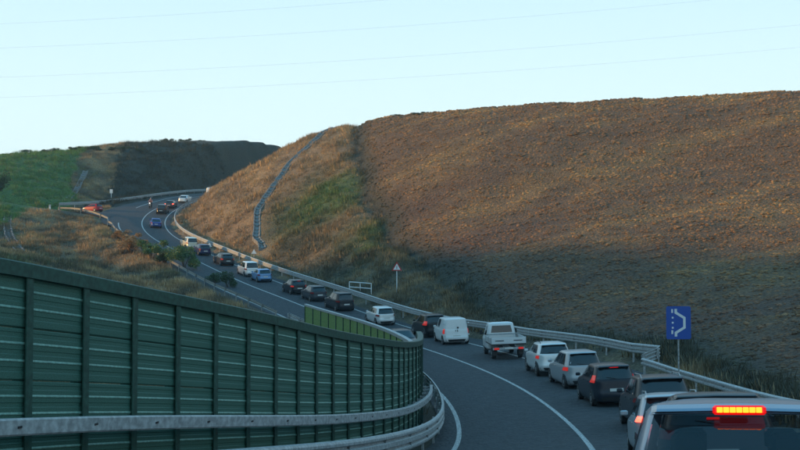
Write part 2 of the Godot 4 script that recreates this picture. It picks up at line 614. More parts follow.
func build_road() -> void:
	var st := begin()
	strip(st, -28, 300, 1.5, func(d): return [edge_l(d), edge_l(d) * 0.5, 0.0, edge_r(d) * 0.5, edge_r(d)], 0.0)
	setting("road", done(st, true), mats.asphalt)
	st = begin()
	strip(st, -28, 300, 1.5, func(d): return [edge_r(d) - 0.02, edge_r(d) + 0.9, edge_r(d) + 1.9], -0.03)
	setting("verge", done(st, true), mats.verge)
	st = begin()
	strip(st, -28, 176, 1.5, func(d): return [edge_l(d) - 1.5, edge_l(d) - 0.7, edge_l(d) + 0.02], -0.03)
	setting("verge", done(st, true), mats.verge)
	# branch road leaving to the left at the far bend
	st = begin()
	var prev := []
	var bx := -49.5
	while bx > -86.0:
		var row := []
		for s in [1.0, 0.5, 0.0, -0.5, -1.0]:
			var dd: float = branch_mid(bx) + s * branch_half(bx)
			row.append(Vector3(bx, branch_surface(bx, dd) + 0.004, -dd))
		if prev:
			for k in 4: quad(st, prev[k], row[k], row[k + 1], prev[k + 1])
		prev = row
		bx -= 1.5
	setting("branch_road", done(st, true), mats.asphalt)
	# painted lines
	for l in [[-1.0, "edge"], [0.0, "centre"], [1.0, "edge"]]:
		st = begin()
		var f := func(d):
			var o := 0.0
			if l[0] < 0: o = maxf(edge_l(d) + 0.55, -3.75) if d < 172 or d > 232 else -3.75
			if l[0] > 0: o = 3.75
			return [o - 0.075, o + 0.075] if d < 100 else [o - 0.09, o + 0.09]
		strip(st, -28, 182 if l[0] < 0 else 298, 1.0, f, 0.006)
		setting(l[1] + "_line", done(st, true), mats.road_paint)
	st = begin()
	strip(st, 203, 298, 1.0, func(d): return [-3.85, -3.65], 0.006)
	setting("edge_line", done(st, true), mats.road_paint)

func branch_mid(x: float) -> float: return curve([[-86, 196], [-64, 197], [-56, 196.5], [-49, 193.0]], x)
func branch_half(x: float) -> float: return curve([[-86, 2.8], [-62, 3.2], [-49, 7.5]], x)
func branch_side(x: float, d: float) -> float: return absf(d - branch_mid(x)) - branch_half(x)

func branch_surface(x: float, d: float) -> float:
	# continues the crossfall of the main road, then levels out
	var q := locate(x, d)
	var y0 := cy(q.x) + q.y * bank(q.x)
	var q2 := locate(-50.0, 194.0)
	var y1 := cy(q2.x) + q2.y * bank(q2.x) + maxf(0.0, -52.0 - x) * 0.03
	return lerpf(y1, y0, smoothstep(-60.0, -48.0, x))

# ---------- safety rails and noise barriers ----------
const W_BEAM := [[-0.16, 0.0], [-0.145, 0.03], [-0.115, 0.08], [-0.055, 0.08], [-0.02, 0.015], [0.02, 0.015], [0.055, 0.08], [0.115, 0.08], [0.145, 0.03], [0.16, 0.0]]
const THRIE := [[-0.26, 0.0], [-0.24, 0.06], [-0.2, 0.085], [-0.15, 0.085], [-0.115, 0.015], [-0.085, 0.015], [-0.05, 0.085], [0.05, 0.085], [0.085, 0.015], [0.115, 0.015], [0.15, 0.085], [0.2, 0.085], [0.24, 0.06], [0.26, 0.0]]
const FLAT_RAIL := [[-0.095, 0.0], [-0.095, 0.075], [-0.075, 0.09], [0.075, 0.09], [0.095, 0.075], [0.095, 0.0]]

func side_of(path: Array, i: int) -> Vector3:
	var t: Vector3 = path[mini(i + 1, path.size() - 1)] - path[maxi(i - 1, 0)]
	t.y = 0
	return t.normalized().cross(Vector3.UP)

func beam_mesh(path: Array, i0: int, i1: int, prof: Array, h: float, face: float) -> ArrayMesh:
	var st := begin()
	var rings := []
	for i in range(i0, i1 + 1):
		var s := side_of(path, i) * face
		var ring := []
		for p in prof: ring.append(path[i] + s * p[1] + Vector3.UP * (h + p[0]))
		for k in range(prof.size() - 1, -1, -1): ring.append(path[i] + s * (prof[k][1] - 0.012) + Vector3.UP * (h + prof[k][0] * 0.985))
		rings.append(ring)
	loft(st, rings, true, true)
	return done(st)

func guardrail(label: String, path: Array, face: float, prof: Array, h: float, m: Material, group := "steel safety rails along the road", every := 2, posts := true) -> Node3D:
	var o := thing("guardrail", label, "guardrail", Vector3.ZERO, group)
	var i := 0
	while i < path.size() - 1:
		var e := mini(i + every, path.size() - 1)
		put("beam", beam_mesh(path, i, e, prof, h, face), m, o)
		i = e
	i = 0
	while i < path.size():
		var s := side_of(path, i) * face
		var st := begin()
		var b := Basis(s, Vector3.UP, s.cross(Vector3.UP))
		if not posts:
			# carried on brackets from the barrier, a bolt head showing
			box(st, path[i] - s * 0.13, Vector3(0.26, 0.06, 0.06), b)
			put("bracket", done(st), m, o)
			st = begin()
			box(st, path[i] + s * 0.092, Vector3(0.012, 0.025, 0.07), b)
			put("bolt", done(st), mats.trim, o)
			i += every
			continue
		var top: float = h + absf(prof[0][0]) - 0.03
		box(st, path[i] - s * 0.08 + Vector3.UP * (top * 0.5 - 0.25), Vector3(0.06, top + 0.5, 0.11), b)
		put("post", done(st), m, o)
		st = begin()
		box(st, path[i] - s * 0.025 + Vector3.UP * h, Vector3(0.05, 0.2, 0.1), b)
		put("spacer", done(st), m, o)
		i += every
	return o

func rail_line(d0: float, d1: float, step: float, off: Callable, lift := 0.0) -> Array:
	var out := []
	var d := d0
	while (d <= d1 + 0.01) if step > 0 else (d >= d1 - 0.01):
		out.append(rp(d, off.call(d), lift))
		d += step
	return out

func resample(path: Array, step: float) -> Array:
	var out := [path[0]]
	var left := step
	for i in path.size() - 1:
		var a: Vector3 = path[i]
		var b: Vector3 = path[i + 1]
		var l := Vector2(b.x - a.x, b.z - a.z).length()
		var at := left
		while at <= l:
			out.append(a.lerp(b, at / l))
			at += step
		left = at - l
	return out

func noise_barrier(label: String, path: Array, rows: int, row_h: float, face: float, panel_m: Material, rib_m: Material, frame_m: Material, back_m: Material, ribs := true) -> void:
	var o := thing("noise_barrier", label, "noise barrier", Vector3.ZERO)
	var hgt := rows * row_h + 0.06
	for i in path.size():
		var s := side_of(path, i) * face
		var b := Basis(s, Vector3.UP, s.cross(Vector3.UP))
		var st := begin()
		# H-shaped post: two flanges and a web
		box(st, path[i] + s * 0.085 + Vector3.UP * (hgt * 0.5 - 0.3), Vector3(0.016, hgt + 0.62, 0.13), b)
		box(st, path[i] - s * 0.085 + Vector3.UP * (hgt * 0.5 - 0.3), Vector3(0.016, hgt + 0.62, 0.13), b)
		box(st, path[i] + Vector3.UP * (hgt * 0.5 - 0.3), Vector3(0.15, hgt + 0.62, 0.02), b)
		put("post", done(st), frame_m, o)
	for i in path.size() - 1:
		var a: Vector3 = path[i]
		var c: Vector3 = path[i + 1]
		var t := (c - a).normalized()
		a += t * 0.018
		c -= t * 0.018
		var s := side_of(path, i) * face
		for r in rows:
			var y0 := r * row_h - 0.02 + 0.004
			var y1 := y0 + row_h - 0.008
			var jit := rng.randf_range(-0.004, 0.004)
			var prof := [[y0, 0.035], [y0 + 0.015, 0.05]]
			var ribl := []
			if ribs:
				for k in [0.20, 0.53, 0.86]:
					var yc: float = y0 + row_h * k
					prof.append_array([[yc - 0.03, 0.05], [yc - 0.022, 0.044], [yc + 0.022, 0.044], [yc + 0.03, 0.05]])
			prof.append_array([[y1 - 0.015, 0.05], [y1, 0.035]])
			var st := begin()
			for k in prof.size() - 1:
				var p = prof[k]
				var q = prof[k + 1]
				quad(st, a + Vector3.UP * p[0] + s * (p[1] + jit), a + Vector3.UP * q[0] + s * (q[1] + jit), c + Vector3.UP * q[0] + s * (q[1] + jit), c + Vector3.UP * p[0] + s * (p[1] + jit))
			quad(st, a + Vector3.UP * y0 + s * (0.035 + jit), c + Vector3.UP * y0 + s * (0.035 + jit), c + Vector3.UP * y0 - s * 0.045, a + Vector3.UP * y0 - s * 0.045)
			quad(st, a + Vector3.UP * y1 + s * (0.035 + jit), a + Vector3.UP * y1 - s * 0.045, c + Vector3.UP * y1 - s * 0.045, c + Vector3.UP * y1 + s * (0.035 + jit))
			var pn := put("panel", done(st), panel_m, o)
			st = begin()
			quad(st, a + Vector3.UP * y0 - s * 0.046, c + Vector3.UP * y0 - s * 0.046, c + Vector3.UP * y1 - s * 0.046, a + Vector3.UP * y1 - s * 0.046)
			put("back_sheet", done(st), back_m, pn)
			if ribs:
				for k in [0.365, 0.695]:
					var yc: float = y0 + row_h * k
					st = begin()
					var ring := []
					for e in [a, c]:
						ring.append([e + Vector3.UP * (yc - 0.014) + s * (0.051 + jit), e + Vector3.UP * (yc - 0.008) + s * (0.060 + jit), e + Vector3.UP * (yc + 0.002) + s * (0.060 + jit), e + Vector3.UP * (yc + 0.018) + s * (0.051 + jit)])
					loft(st, ring, true, true)
					put("rib", done(st), rib_m, pn)
		# coping along the top
		var cs := begin()
		var rr := []
		for e in [a - t * 0.018, c + t * 0.018]:
			rr.append([e + Vector3.UP * (hgt - 0.10) - s * 0.11, e + Vector3.UP * (hgt + 0.055) - s * 0.11, e + Vector3.UP * (hgt + 0.07) - s * 0.095, e + Vector3.UP * (hgt + 0.07) + s * 0.095, e + Vector3.UP * (hgt + 0.055) + s * 0.11, e + Vector3.UP * (hgt - 0.10) + s * 0.11])
		loft(cs, rr, true, true)
		put("coping", done(cs), frame_m if ribs else mats.zinc, o)

func build_rails() -> void:
	# noise barrier beside the oncoming lane, ribbed inner face towards the road
	var line := rail_line(3, 47, 0.5, wall_off, -0.05)
	var near := resample(line, 1.2)
	noise_barrier("tall dark green ribbed noise barrier filling the lower left", near, 5, 0.6, 1.0, mats.barrier_green, mats.barrier_rib_skylit, mats.barrier_frame, mats.barrier_outer_lit)
	var far_line := rail_line(47.6, 91, 0.5, wall_off, -0.05)
	noise_barrier("low noise barrier, lit tone painted light green on its back, showing above the dark green one", resample(far_line, 2.4), 3, 0.77, 1.0, mats.barrier_green, mats.barrier_rib_skylit, mats.barrier_frame, mats.barrier_outer_lit, false)
	# flat upper rail carried by the barrier, and the three-wave rail below it on the road side
	guardrail("flat grey rail running along the face of the green barrier", rail_line(3, 41, 1.5, func(d): return wall_off(d) + 0.36, 1.22), 1.0, FLAT_RAIL, 0.0, mats.zinc, "steel safety rails along the road", 1, false)
	var low := rail_line(3, 96, 1.5, func(d): return edge_l(d) + 0.12, 0.0)
	guardrail("ridged grey crash rail at the foot of the green barrier", low, 1.0, THRIE, 0.55, mats.zinc)
	# after the barrier: along the dry bank up to the junction with the branch road
	var up := rail_line(98, 178, 2.0, func(d): return edge_l(d) - 0.35, 0.0)
	for p in [[-48.3, 181.5], [-50.2, 184.2], [-52.4, 186.6], [-54.8, 188.7], [-57.0, 190.4], [-59.5, 191.6]]:
		up.append(Vector3(p[0], branch_surface(p[0], p[1]) - 0.04, -p[1]))
	guardrail("pale weathered rail bordering the dry bank up to the red car", up, 1.0, W_BEAM, 0.62, mats.weathered_zinc)
	# outside of the far bend
	var outer := []
	for p in [[-62.5, 201.5], [-60.0, 202.6], [-57.5, 204.2], [-55.4, 207.0], [-53.8, 210.5], [-52.5, 214.5], [-51.3, 218.5], [-50.2, 222.5], [-49.2, 226.5], [-48.3, 230.5], [-47.4, 234.5], [-46.5, 238.5], [-45.4, 242.5], [-44.3, 246.5], [-43.0, 250.5], [-41.6, 254.5], [-39.9, 258.5], [-38.0, 262.5]]:
		var q := locate(p[0], p[1])
		outer.append(Vector3(p[0], cy(q.x) + maxf(q.y, -9.0) * bank(q.x) - 0.02, -p[1]))
	guardrail("grey rail round the outside of the far bend", outer, 1.0, THRIE, 0.72, mats.zinc, "steel safety rails along the road", 1)
	# right side: long rail under the hill, ending flared at the lay-by, then the near piece
	var right := rail_line(262, 57, -2.0, func(d): return edge_r(d) + 0.75, 0.08)
	for p in [[55.6, 8.3], [54.2, 7.6], [52.8, 6.7], [51.6, 6.0]]: right.append(rp(p[0], p[1], 0.08))
	guardrail("long grey rail below the hillside ending in a hooked flare", right, 1.0, THRIE, 0.86, mats.zinc)
	var close := rail_line(51.2, -10, -2.0, func(d): return 5.65 + 0.2 * smoothstep(45.0, 51.0, d), 0.1)
	guardrail("short near rail running behind the queue below the blue sign", close, 1.0, W_BEAM, 0.80, mats.zinc)

# ---------- vehicles ----------
# a body is a stack of rounded plan outlines: [height, front z, rear z, half width, roundness]; forward is -z
func body_rows(p: Dictionary) -> Array:
	var hl: float = p.L * 0.5
	var hw: float = p.W * 0.5
	var H: float = p.H
	var b: float = p.belt
	var hood: float = p.hood
	var rake: float = p.rake
	var rr: float = p.rear_rake
	var tm: float = p.tumble
	var deck: float = p.get("deck", 0.0)
	var n: float = p.get("n", 5.0)
	var lift: float = p.get("lift", 0.0)
	var m := b + (H - 0.1 - b) * 0.5
	return [
		[0.17 + lift, -hl + 0.14, hl - 0.14, hw - 0.10, n], [0.25 + lift, -hl + 0.04, hl - 0.05, hw - 0.03, n], [0.40 + lift, -hl, hl, hw, n], [0.55 + lift * 0.6, -hl + 0.01, hl - 0.005, hw, n],
		[0.59 + lift * 0.6, -hl + 0.03, hl - 0.05, hw - 0.004, n], [b - 0.25, -hl + 0.07, hl - 0.075, hw, n], [b - 0.13, -hl + 0.24, hl - 0.09, hw - 0.006, n], [b - 0.06, -hl + hood * 0.6, hl - 0.10, hw - 0.02, n],
		[b - 0.01, -hl + hood, hl - 0.115, hw - 0.03, n], [b + 0.02, -hl + hood + 0.07, hl - 0.13 - deck, hw - 0.05, n],
		[m, -hl + hood + 0.07 + rake * 0.52, hl - 0.13 - deck - rr * 0.42, hw - 0.05 - tm * 0.46, n], [H - 0.10, -hl + hood + 0.07 + rake, hl - 0.14 - deck - rr, hw - 0.05 - tm, n],
		[H - 0.06, -hl + hood + rake + 0.2, hl - 0.18 - deck - rr, hw - 0.09 - tm, n], [H - 0.03, -hl + hood + rake + 0.42, hl - 0.3 - deck - rr, hw - 0.17 - tm, n - 0.8], [H - 0.01, -hl + hood + rake + 0.7, hl - 0.6 - deck - rr, hw - 0.32 - tm, n - 1.2], [H, -hl + hood + rake + 1.0, hl - 0.95 - deck - rr, hw * 0.32, 3.0]]

func row_at(rows: Array, y: float) -> Array:
	for i in rows.size() - 1:
		if y <= rows[i + 1][0]:
			var t: float = clampf((y - rows[i][0]) / (rows[i + 1][0] - rows[i][0]), 0, 1)
			var out := [y]
			for k in range(1, 5): out.append(lerpf(rows[i][k], rows[i + 1][k], t))
			return out
	return rows[-1]

func on_body(rows: Array, kind: String, u: float, y: float) -> Vector3:
	var r := row_at(rows, y)
	var zc: float = (r[1] + r[2]) * 0.5
	var half: float = (r[2] - r[1]) * 0.5
	var w := pow(maxf(0.0, 1.0 - pow(absf(u), r[4])), 1.0 / r[4])
	if kind == "rear": return Vector3(u * r[3], y, zc + half * w)
	if kind == "front": return Vector3(u * r[3], y, zc - half * w)
	return Vector3(r[3] * w * (1.0 if kind == "right" else -1.0), y, zc + u * half)

func patch(rows: Array, kind: String, b0: float, b1: float, t0: float, t1: float, y0: float, y1: float, off: float, nu := 8) -> ArrayMesh:
	# a piece of the body's skin, set off by a few millimetres; b0..b1 along the lower edge, t0..t1 along the upper
	var ys := [y0]
	for r in rows:
		if r[0] > y0 + 0.01 and r[0] < y1 - 0.01: ys.append(r[0])
	ys.append(y1)
	var g := []
	for y in ys:
		var f: float = (y - y0) / (y1 - y0)
		var row := []
		for i in nu + 1:
			var u := lerpf(lerpf(b0, t0, f), lerpf(b1, t1, f), float(i) / nu)
			var e := 0.004
			var pt := on_body(rows, kind, u, y)
			var du := on_body(rows, kind, u + 0.01, y) - on_body(rows, kind, u - 0.01, y)
			var dy := on_body(rows, kind, u, minf(y + 0.02, y1)) - on_body(rows, kind, u, maxf(y - 0.02, y0))
			var nrm := du.cross(dy).normalized()
			var out := Vector3(0, 0, 1)
			if kind == "front": out = Vector3(0, 0, -1)
			elif kind == "right": out = Vector3(1, 0, 0)
			elif kind == "left": out = Vector3(-1, 0, 0)
			if nrm.dot(out) < 0: nrm = -nrm
			row.append(pt + nrm * (off + e))
		g.append(row)
	var st := begin()
	for j in ys.size() - 1:
		for i in nu: quad(st, g[j][i], g[j + 1][i], g[j + 1][i + 1], g[j][i + 1])
	return done(st, true)

func body_mesh(rows: Array, sides: int, hollow: bool, b: float, H: float) -> ArrayMesh:
	var rings := []
	for r in rows:
		var ring := []
		var zc: float = (r[1] + r[2]) * 0.5
		var half: float = (r[2] - r[1]) * 0.5
		for k in sides:
			var a := TAU * k / sides
			var c := cos(a)
			var s := sin(a)
			ring.append(Vector3(r[3] * signf(c) * pow(absf(c), 2.0 / r[4]), r[0], zc + half * signf(s) * pow(absf(s), 2.0 / r[4])))
		rings.append(ring)
	var st := begin()
	if not hollow:
		loft(st, rings, true, true)
	else:
		for i in rows.size() - 1:
			for j in sides:
				var k := (j + 1) % sides
				var mid: Vector3 = (rings[i][j] + rings[i + 1][k]) * 0.5
				if mid.y > b + 0.02 and mid.y < H - 0.10:
					var r := row_at(rows, mid.y)
					var half: float = (r[2] - r[1]) * 0.5
					var fx: float = absf(mid.x) / r[3]
					var fz: float = (mid.z - (r[1] + r[2]) * 0.5) / half
					if fx < 0.86 and absf(fz) > 0.7: continue
					if fx > 0.9 and ((fz > -0.72 and fz < -0.06) or (fz > 0.03 and fz < 0.62)): continue
				quad(st, rings[i][j], rings[i + 1][j], rings[i + 1][k], rings[i][k])
		var top: Array = rings[-1]
		for j in sides: tri(st, Vector3(0, rows[-1][0], top[0].z), top[(j + 1) % sides], top[j])
		# floor and bulkheads of the cabin
		box(st, Vector3(0, 0.35, 0.2), Vector3(hollow_w(rows), 0.06, rows[4][2] - rows[4][1] - 1.2))
	return done(st, true)

func hollow_w(rows: Array) -> float:
	return rows[4][3] * 2.0 - 0.16

func wheel(parent: Node3D, at: Vector3, r: float, w: float, out: float) -> void:
	var st := begin()
	lathe_x(st, Vector3.ZERO, [[-w * 0.5, r * 0.66], [-w * 0.5, r * 0.92], [-w * 0.38, r], [w * 0.38, r], [w * 0.5, r * 0.92], [w * 0.5, r * 0.66]], 22)
	var t := put("wheel", done(st, true), mats.tyre, parent, at)
	st = begin()
	lathe_x(st, Vector3.ZERO, [[out * (w * 0.5 - 0.03), r * 0.64], [out * (w * 0.5 + 0.004), r * 0.64], [out * (w * 0.5 - 0.012), r * 0.5], [out * (w * 0.5 + 0.008), r * 0.16]], 20)
	put("rim", done(st), mats.rim, t)

func set_on_road(o: Node3D, d: float, off: float, back := false) -> void:
	var f := rdir(d)
	if back: f = -f
	var s := slope_x(d)
	var r := Vector3(1, bank(d) * sqrt(1 + s * s), s).normalized()
	if back: r = -r
	var up := r.cross(f).normalized()
	r = f.cross(up).normalized()
	o.transform = Transform3D(Basis(r, up, -f), rp(d, off, 0.0))

func car(p: Dictionary, label: String, called := "car", category := "car") -> Node3D:
	var o := thing(called, label, category, Vector3.ZERO, "vehicles queueing along the road")
	var rows := body_rows(p)
	var hl: float = p.L * 0.5
	var H: float = p.H
	var b: float = p.belt
	var hollow: bool = p.get("hollow", false)
	var pm: Material = p.paint
	var glass: Material = mats.clear_glass if hollow else mats.car_glass
	put("body", body_mesh(rows, p.get("sides", 48), hollow, b, H), pm, o)
	var lights: Material = mats[p.get("lamp", "lamp_red")]
	var rw_: float = p.get("rear_glass", 0.84)
	# glazing
	if rw_ > 0.0:
		put("rear_window", patch(rows, "rear", -rw_, rw_, -rw_ * 0.97, rw_ * 0.97, b + p.get("glass_low", 0.04), H - 0.12, 0.006, 12), glass, o)
	put("windscreen", patch(rows, "front", -0.88, 0.88, -0.84, 0.84, b + 0.04, H - 0.12, 0.006, 12), glass, o)
	for sd in ["left", "right"]:
		put("side_window", patch(rows, sd, -0.74, -0.08, -0.62, -0.08, b + 0.05, H - 0.13, 0.006), glass, o)
		if p.get("rear_side_glass", true):
			put("side_window", patch(rows, sd, -0.02, 0.64, -0.02, 0.58, b + 0.05, H - 0.13, 0.006), glass, o)
		var sx := -1.0 if sd == "left" else 1.0
		# door mirror, handles
		var st := begin()
		box(st, Vector3(sx * (p.W * 0.5 + 0.09), b + p.get("mirror_y", 0.07), -hl + p.hood + 0.52), Vector3(0.19, 0.13, 0.1), Basis(), 0.03)
		put("mirror", done(st), pm if p.get("mirror_paint", true) else mats.trim, o)
		for hz in [0.12, 1.05]:
			st = begin()
			box(st, Vector3(sx * (p.W * 0.5 + 0.004), b - 0.1, -hl + p.hood + 0.95 + hz), Vector3(0.03, 0.025, 0.17))
			put("door_handle", done(st), pm, o)
		var wz0: float = -hl + 0.80
		var wz1: float = hl - 0.74
		for wz in [wz0, wz1]:
			var r: float = p.get("wheel_r", 0.31)
			var wx: float = on_body(rows, sd, (wz - 0.0) / hl, 0.45).x
			st = begin()
			var ring := []
			for xx in [-0.16, 0.006]:
				var rg := []
				for k in 15:
					var a := PI * k / 14.0
					rg.append(Vector3(wx + sx * xx, maxf(0.17, r + sin(a) * (r + 0.05)), wz + cos(a) * (r + 0.055)))
				ring.append(rg)
			loft(st, ring, true, true)
			put("wheel_arch", done(st), mats.trim, o)
			wheel(o, Vector3(wx - sx * 0.085, r, wz), r, 0.2, sx)
	# rear: bumper insert, plate, lamps
	put("bumper", patch(rows, "rear", -0.8, 0.8, -0.86, 0.86, 0.24 + p.get("lift", 0.0), 0.40 + p.get("lift", 0.0) * 0.8, 0.006, 8), mats.trim, o)
	var py: float = p.get("plate_y", 0.66)
	var zp := on_body(rows, "rear", 0.0, py).z
	var ps := begin()
	box(ps, Vector3(0, py, zp + 0.014), Vector3(0.52, 0.11, 0.016))
	put("number_plate", done(ps), mats.plate, o)
	var tl: Array = p.get("tail", [0.74, 0.97, b - 0.17, b - 0.03])
	for sg in [-1.0, 1.0]:
		var lm := lights
		if p.has("left_lamp") and sg < 0: lm = mats[p.left_lamp]
		put("tail_light", patch(rows, "rear", sg * tl[0], sg * tl[1], sg * tl[0], sg * tl[1] * 0.99, tl[2], tl[3], 0.012, 6), lm, o)
	if p.has("third"):
		var y3: float = p.get("third_y", H - 0.10)
		var zt := on_body(rows, "rear", 0.0, y3 - 0.01).z
		var ts := begin()
		box(ts, Vector3(0, y3, zt + 0.02), Vector3(0.34, 0.035, 0.03))
		put("brake_light", done(ts), mats[p.third], o)
	# rear wiper
	if rw_ > 0 and p.get("wiper", true):
		var w0 := on_body(rows, "rear", 0.02, b + 0.06) + Vector3(0, 0, 0.03)
		var w1 := on_body(rows, "rear", -0.42, b + 0.12) + Vector3(0, 0, 0.03)
		var ws := begin()
		tube(ws, [w0, w1], 0.011, 0.007, 5)
		put("wiper", done(ws), mats.trim, o)
	# front: grille, plate, lamps
	put("grille", patch(rows, "front", -0.5, 0.5, -0.55, 0.55, 0.46, 0.57, 0.008), mats.trim, o)
	for sg in [-1.0, 1.0]:
		put("headlight", patch(rows, "front", sg * 0.62, sg * 0.95, sg * 0.66, sg * 0.97, b - 0.3, b - 0.17, 0.008, 5), mats[p.get("head", "lamp_clear")], o)
	var fz := on_body(rows, "front", 0.0, 0.4).z
	ps = begin()
	box(ps, Vector3(0, 0.4, fz - 0.014), Vector3(0.5, 0.11, 0.016))
	put("number_plate", done(ps), mats.plate, o)
	if p.get("roof_rails", false):
		for sg in [-1.0, 1.0]:
			var rs := begin()
			var x: float = sg * (p.W * 0.5 - p.tumble - 0.17)
			tube(rs, [Vector3(x, H - 0.05, -hl + p.hood + p.rake + 0.45), Vector3(x, H + 0.03, -hl + p.hood + p.rake + 0.6), Vector3(x, H + 0.035, hl - 0.62 - p.rear_rake), Vector3(x, H - 0.06, hl - 0.45 - p.rear_rake)], 0.016, 0.016, 6)
			put("roof_rail", done(rs, true), mats.rim if p.get("bright_rails", false) else mats.trim, o)
	if p.get("spoiler", true):
		var ss := begin()
		var zs: float = hl - 0.14 - p.get("deck", 0.0) - p.rear_rake
		var wsp: float = p.W * 0.5 - p.tumble - 0.1
		var rr := []
		for q in [[zs - 0.2, H - 0.062, H - 0.03], [zs - 0.02, H - 0.085, H - 0.042], [zs + 0.07, H - 0.098, H - 0.070], [zs + 0.10, H - 0.105, H - 0.088]]:
			rr.append([Vector3(-wsp, q[1] - 0.01, q[0] - 0.1), Vector3(-wsp * 0.93, q[1], q[0]), Vector3(0, q[1] + 0.012, q[0] + 0.02), Vector3(wsp * 0.93, q[1], q[0]), Vector3(wsp, q[1] - 0.01, q[0] - 0.1), Vector3(wsp * 0.97, q[2] - 0.012, q[0] - 0.1), Vector3(wsp * 0.9, q[2], q[0]), Vector3(0, q[2] + 0.014, q[0] + 0.02), Vector3(-wsp * 0.9, q[2], q[0]), Vector3(-wsp * 0.97, q[2] - 0.012, q[0] - 0.1)])
		loft(ss, rr, true, true)
		put("spoiler", done(ss), pm, o)
	if hollow:
		# seats with head restraints, seen through the glass
		for sx2 in [-0.37, 0.37]:
			for sz in [-0.15, 0.8]:
				var s2 := begin()
				box(s2, Vector3(sx2, 0.78, sz), Vector3(0.5, 0.62, 0.16), Basis(Vector3.RIGHT, 0.16), 0.05)
				box(s2, Vector3(sx2, 0.5, sz - 0.28), Vector3(0.5, 0.16, 0.5), Basis(), 0.05)
				put("seat", done(s2), mats.seat_cloth, o)
				s2 = begin()
				box(s2, Vector3(sx2, 1.19, sz + 0.06), Vector3(0.27, 0.18, 0.11), Basis(Vector3.RIGHT, 0.1), 0.04)
				put("head_restraint", done(s2), mats.seat_cloth, o)
		var ms := begin()
		box(ms, Vector3(0, H - 0.2, -hl + p.hood + p.rake - 0.1), Vector3(0.24, 0.065, 0.03), Basis(), 0.01)
		put("inner_mirror", done(ms), mats.trim, o)
	return o

func base_car(style: String, c: Color, more := {}) -> Dictionary:
	var p := {}
	match style:
		"hatch": p = {"L": 3.95, "W": 1.70, "H": 1.48, "belt": 0.96, "hood": 1.0, "rake": 0.75, "rear_rake": 0.30, "tumble": 0.15}
		"mpv": p = {"L": 4.25, "W": 1.78, "H": 1.66, "belt": 1.02, "hood": 0.95, "rake": 0.9, "rear_rake": 0.26, "tumble": 0.15}
		"suv": p = {"L": 4.4, "W": 1.83, "H": 1.72, "belt": 1.10, "hood": 1.15, "rake": 0.7, "rear_rake": 0.24, "tumble": 0.15, "lift": 0.08, "wheel_r": 0.36, "plate_y": 0.85, "roof_rails": true}
		"estate": p = {"L": 4.55, "W": 1.78, "H": 1.50, "belt": 0.96, "hood": 1.2, "rake": 0.75, "rear_rake": 0.36, "tumble": 0.16, "roof_rails": true}
		"sedan": p = {"L": 4.5, "W": 1.78, "H": 1.45, "belt": 0.95, "hood": 1.15, "rake": 0.8, "rear_rake": 0.5, "tumble": 0.17, "deck": 0.42, "wiper": false, "spoiler": false}
		"van": p = {"L": 4.25, "W": 1.83, "H": 1.84, "belt": 1.08, "hood": 0.85, "rake": 0.75, "rear_rake": 0.05, "tumble": 0.10, "n": 8.0, "rear_glass": 0.0, "rear_side_glass": false, "tail": [0.9, 0.985, 0.78, 1.12], "plate_y": 0.62, "spoiler": false}
	p.paint = paint(c, more.get("metal", 0.25))
	p.merge(more, true)
	return p

func place(o: Node3D, p: Dictionary, d_rear: float, off: float, yaw := 0.0) -> void:
	set_on_road(o, d_rear + p.L * 0.5, off)
	o.rotate_object_local(Vector3.UP, deg_to_rad(yaw))

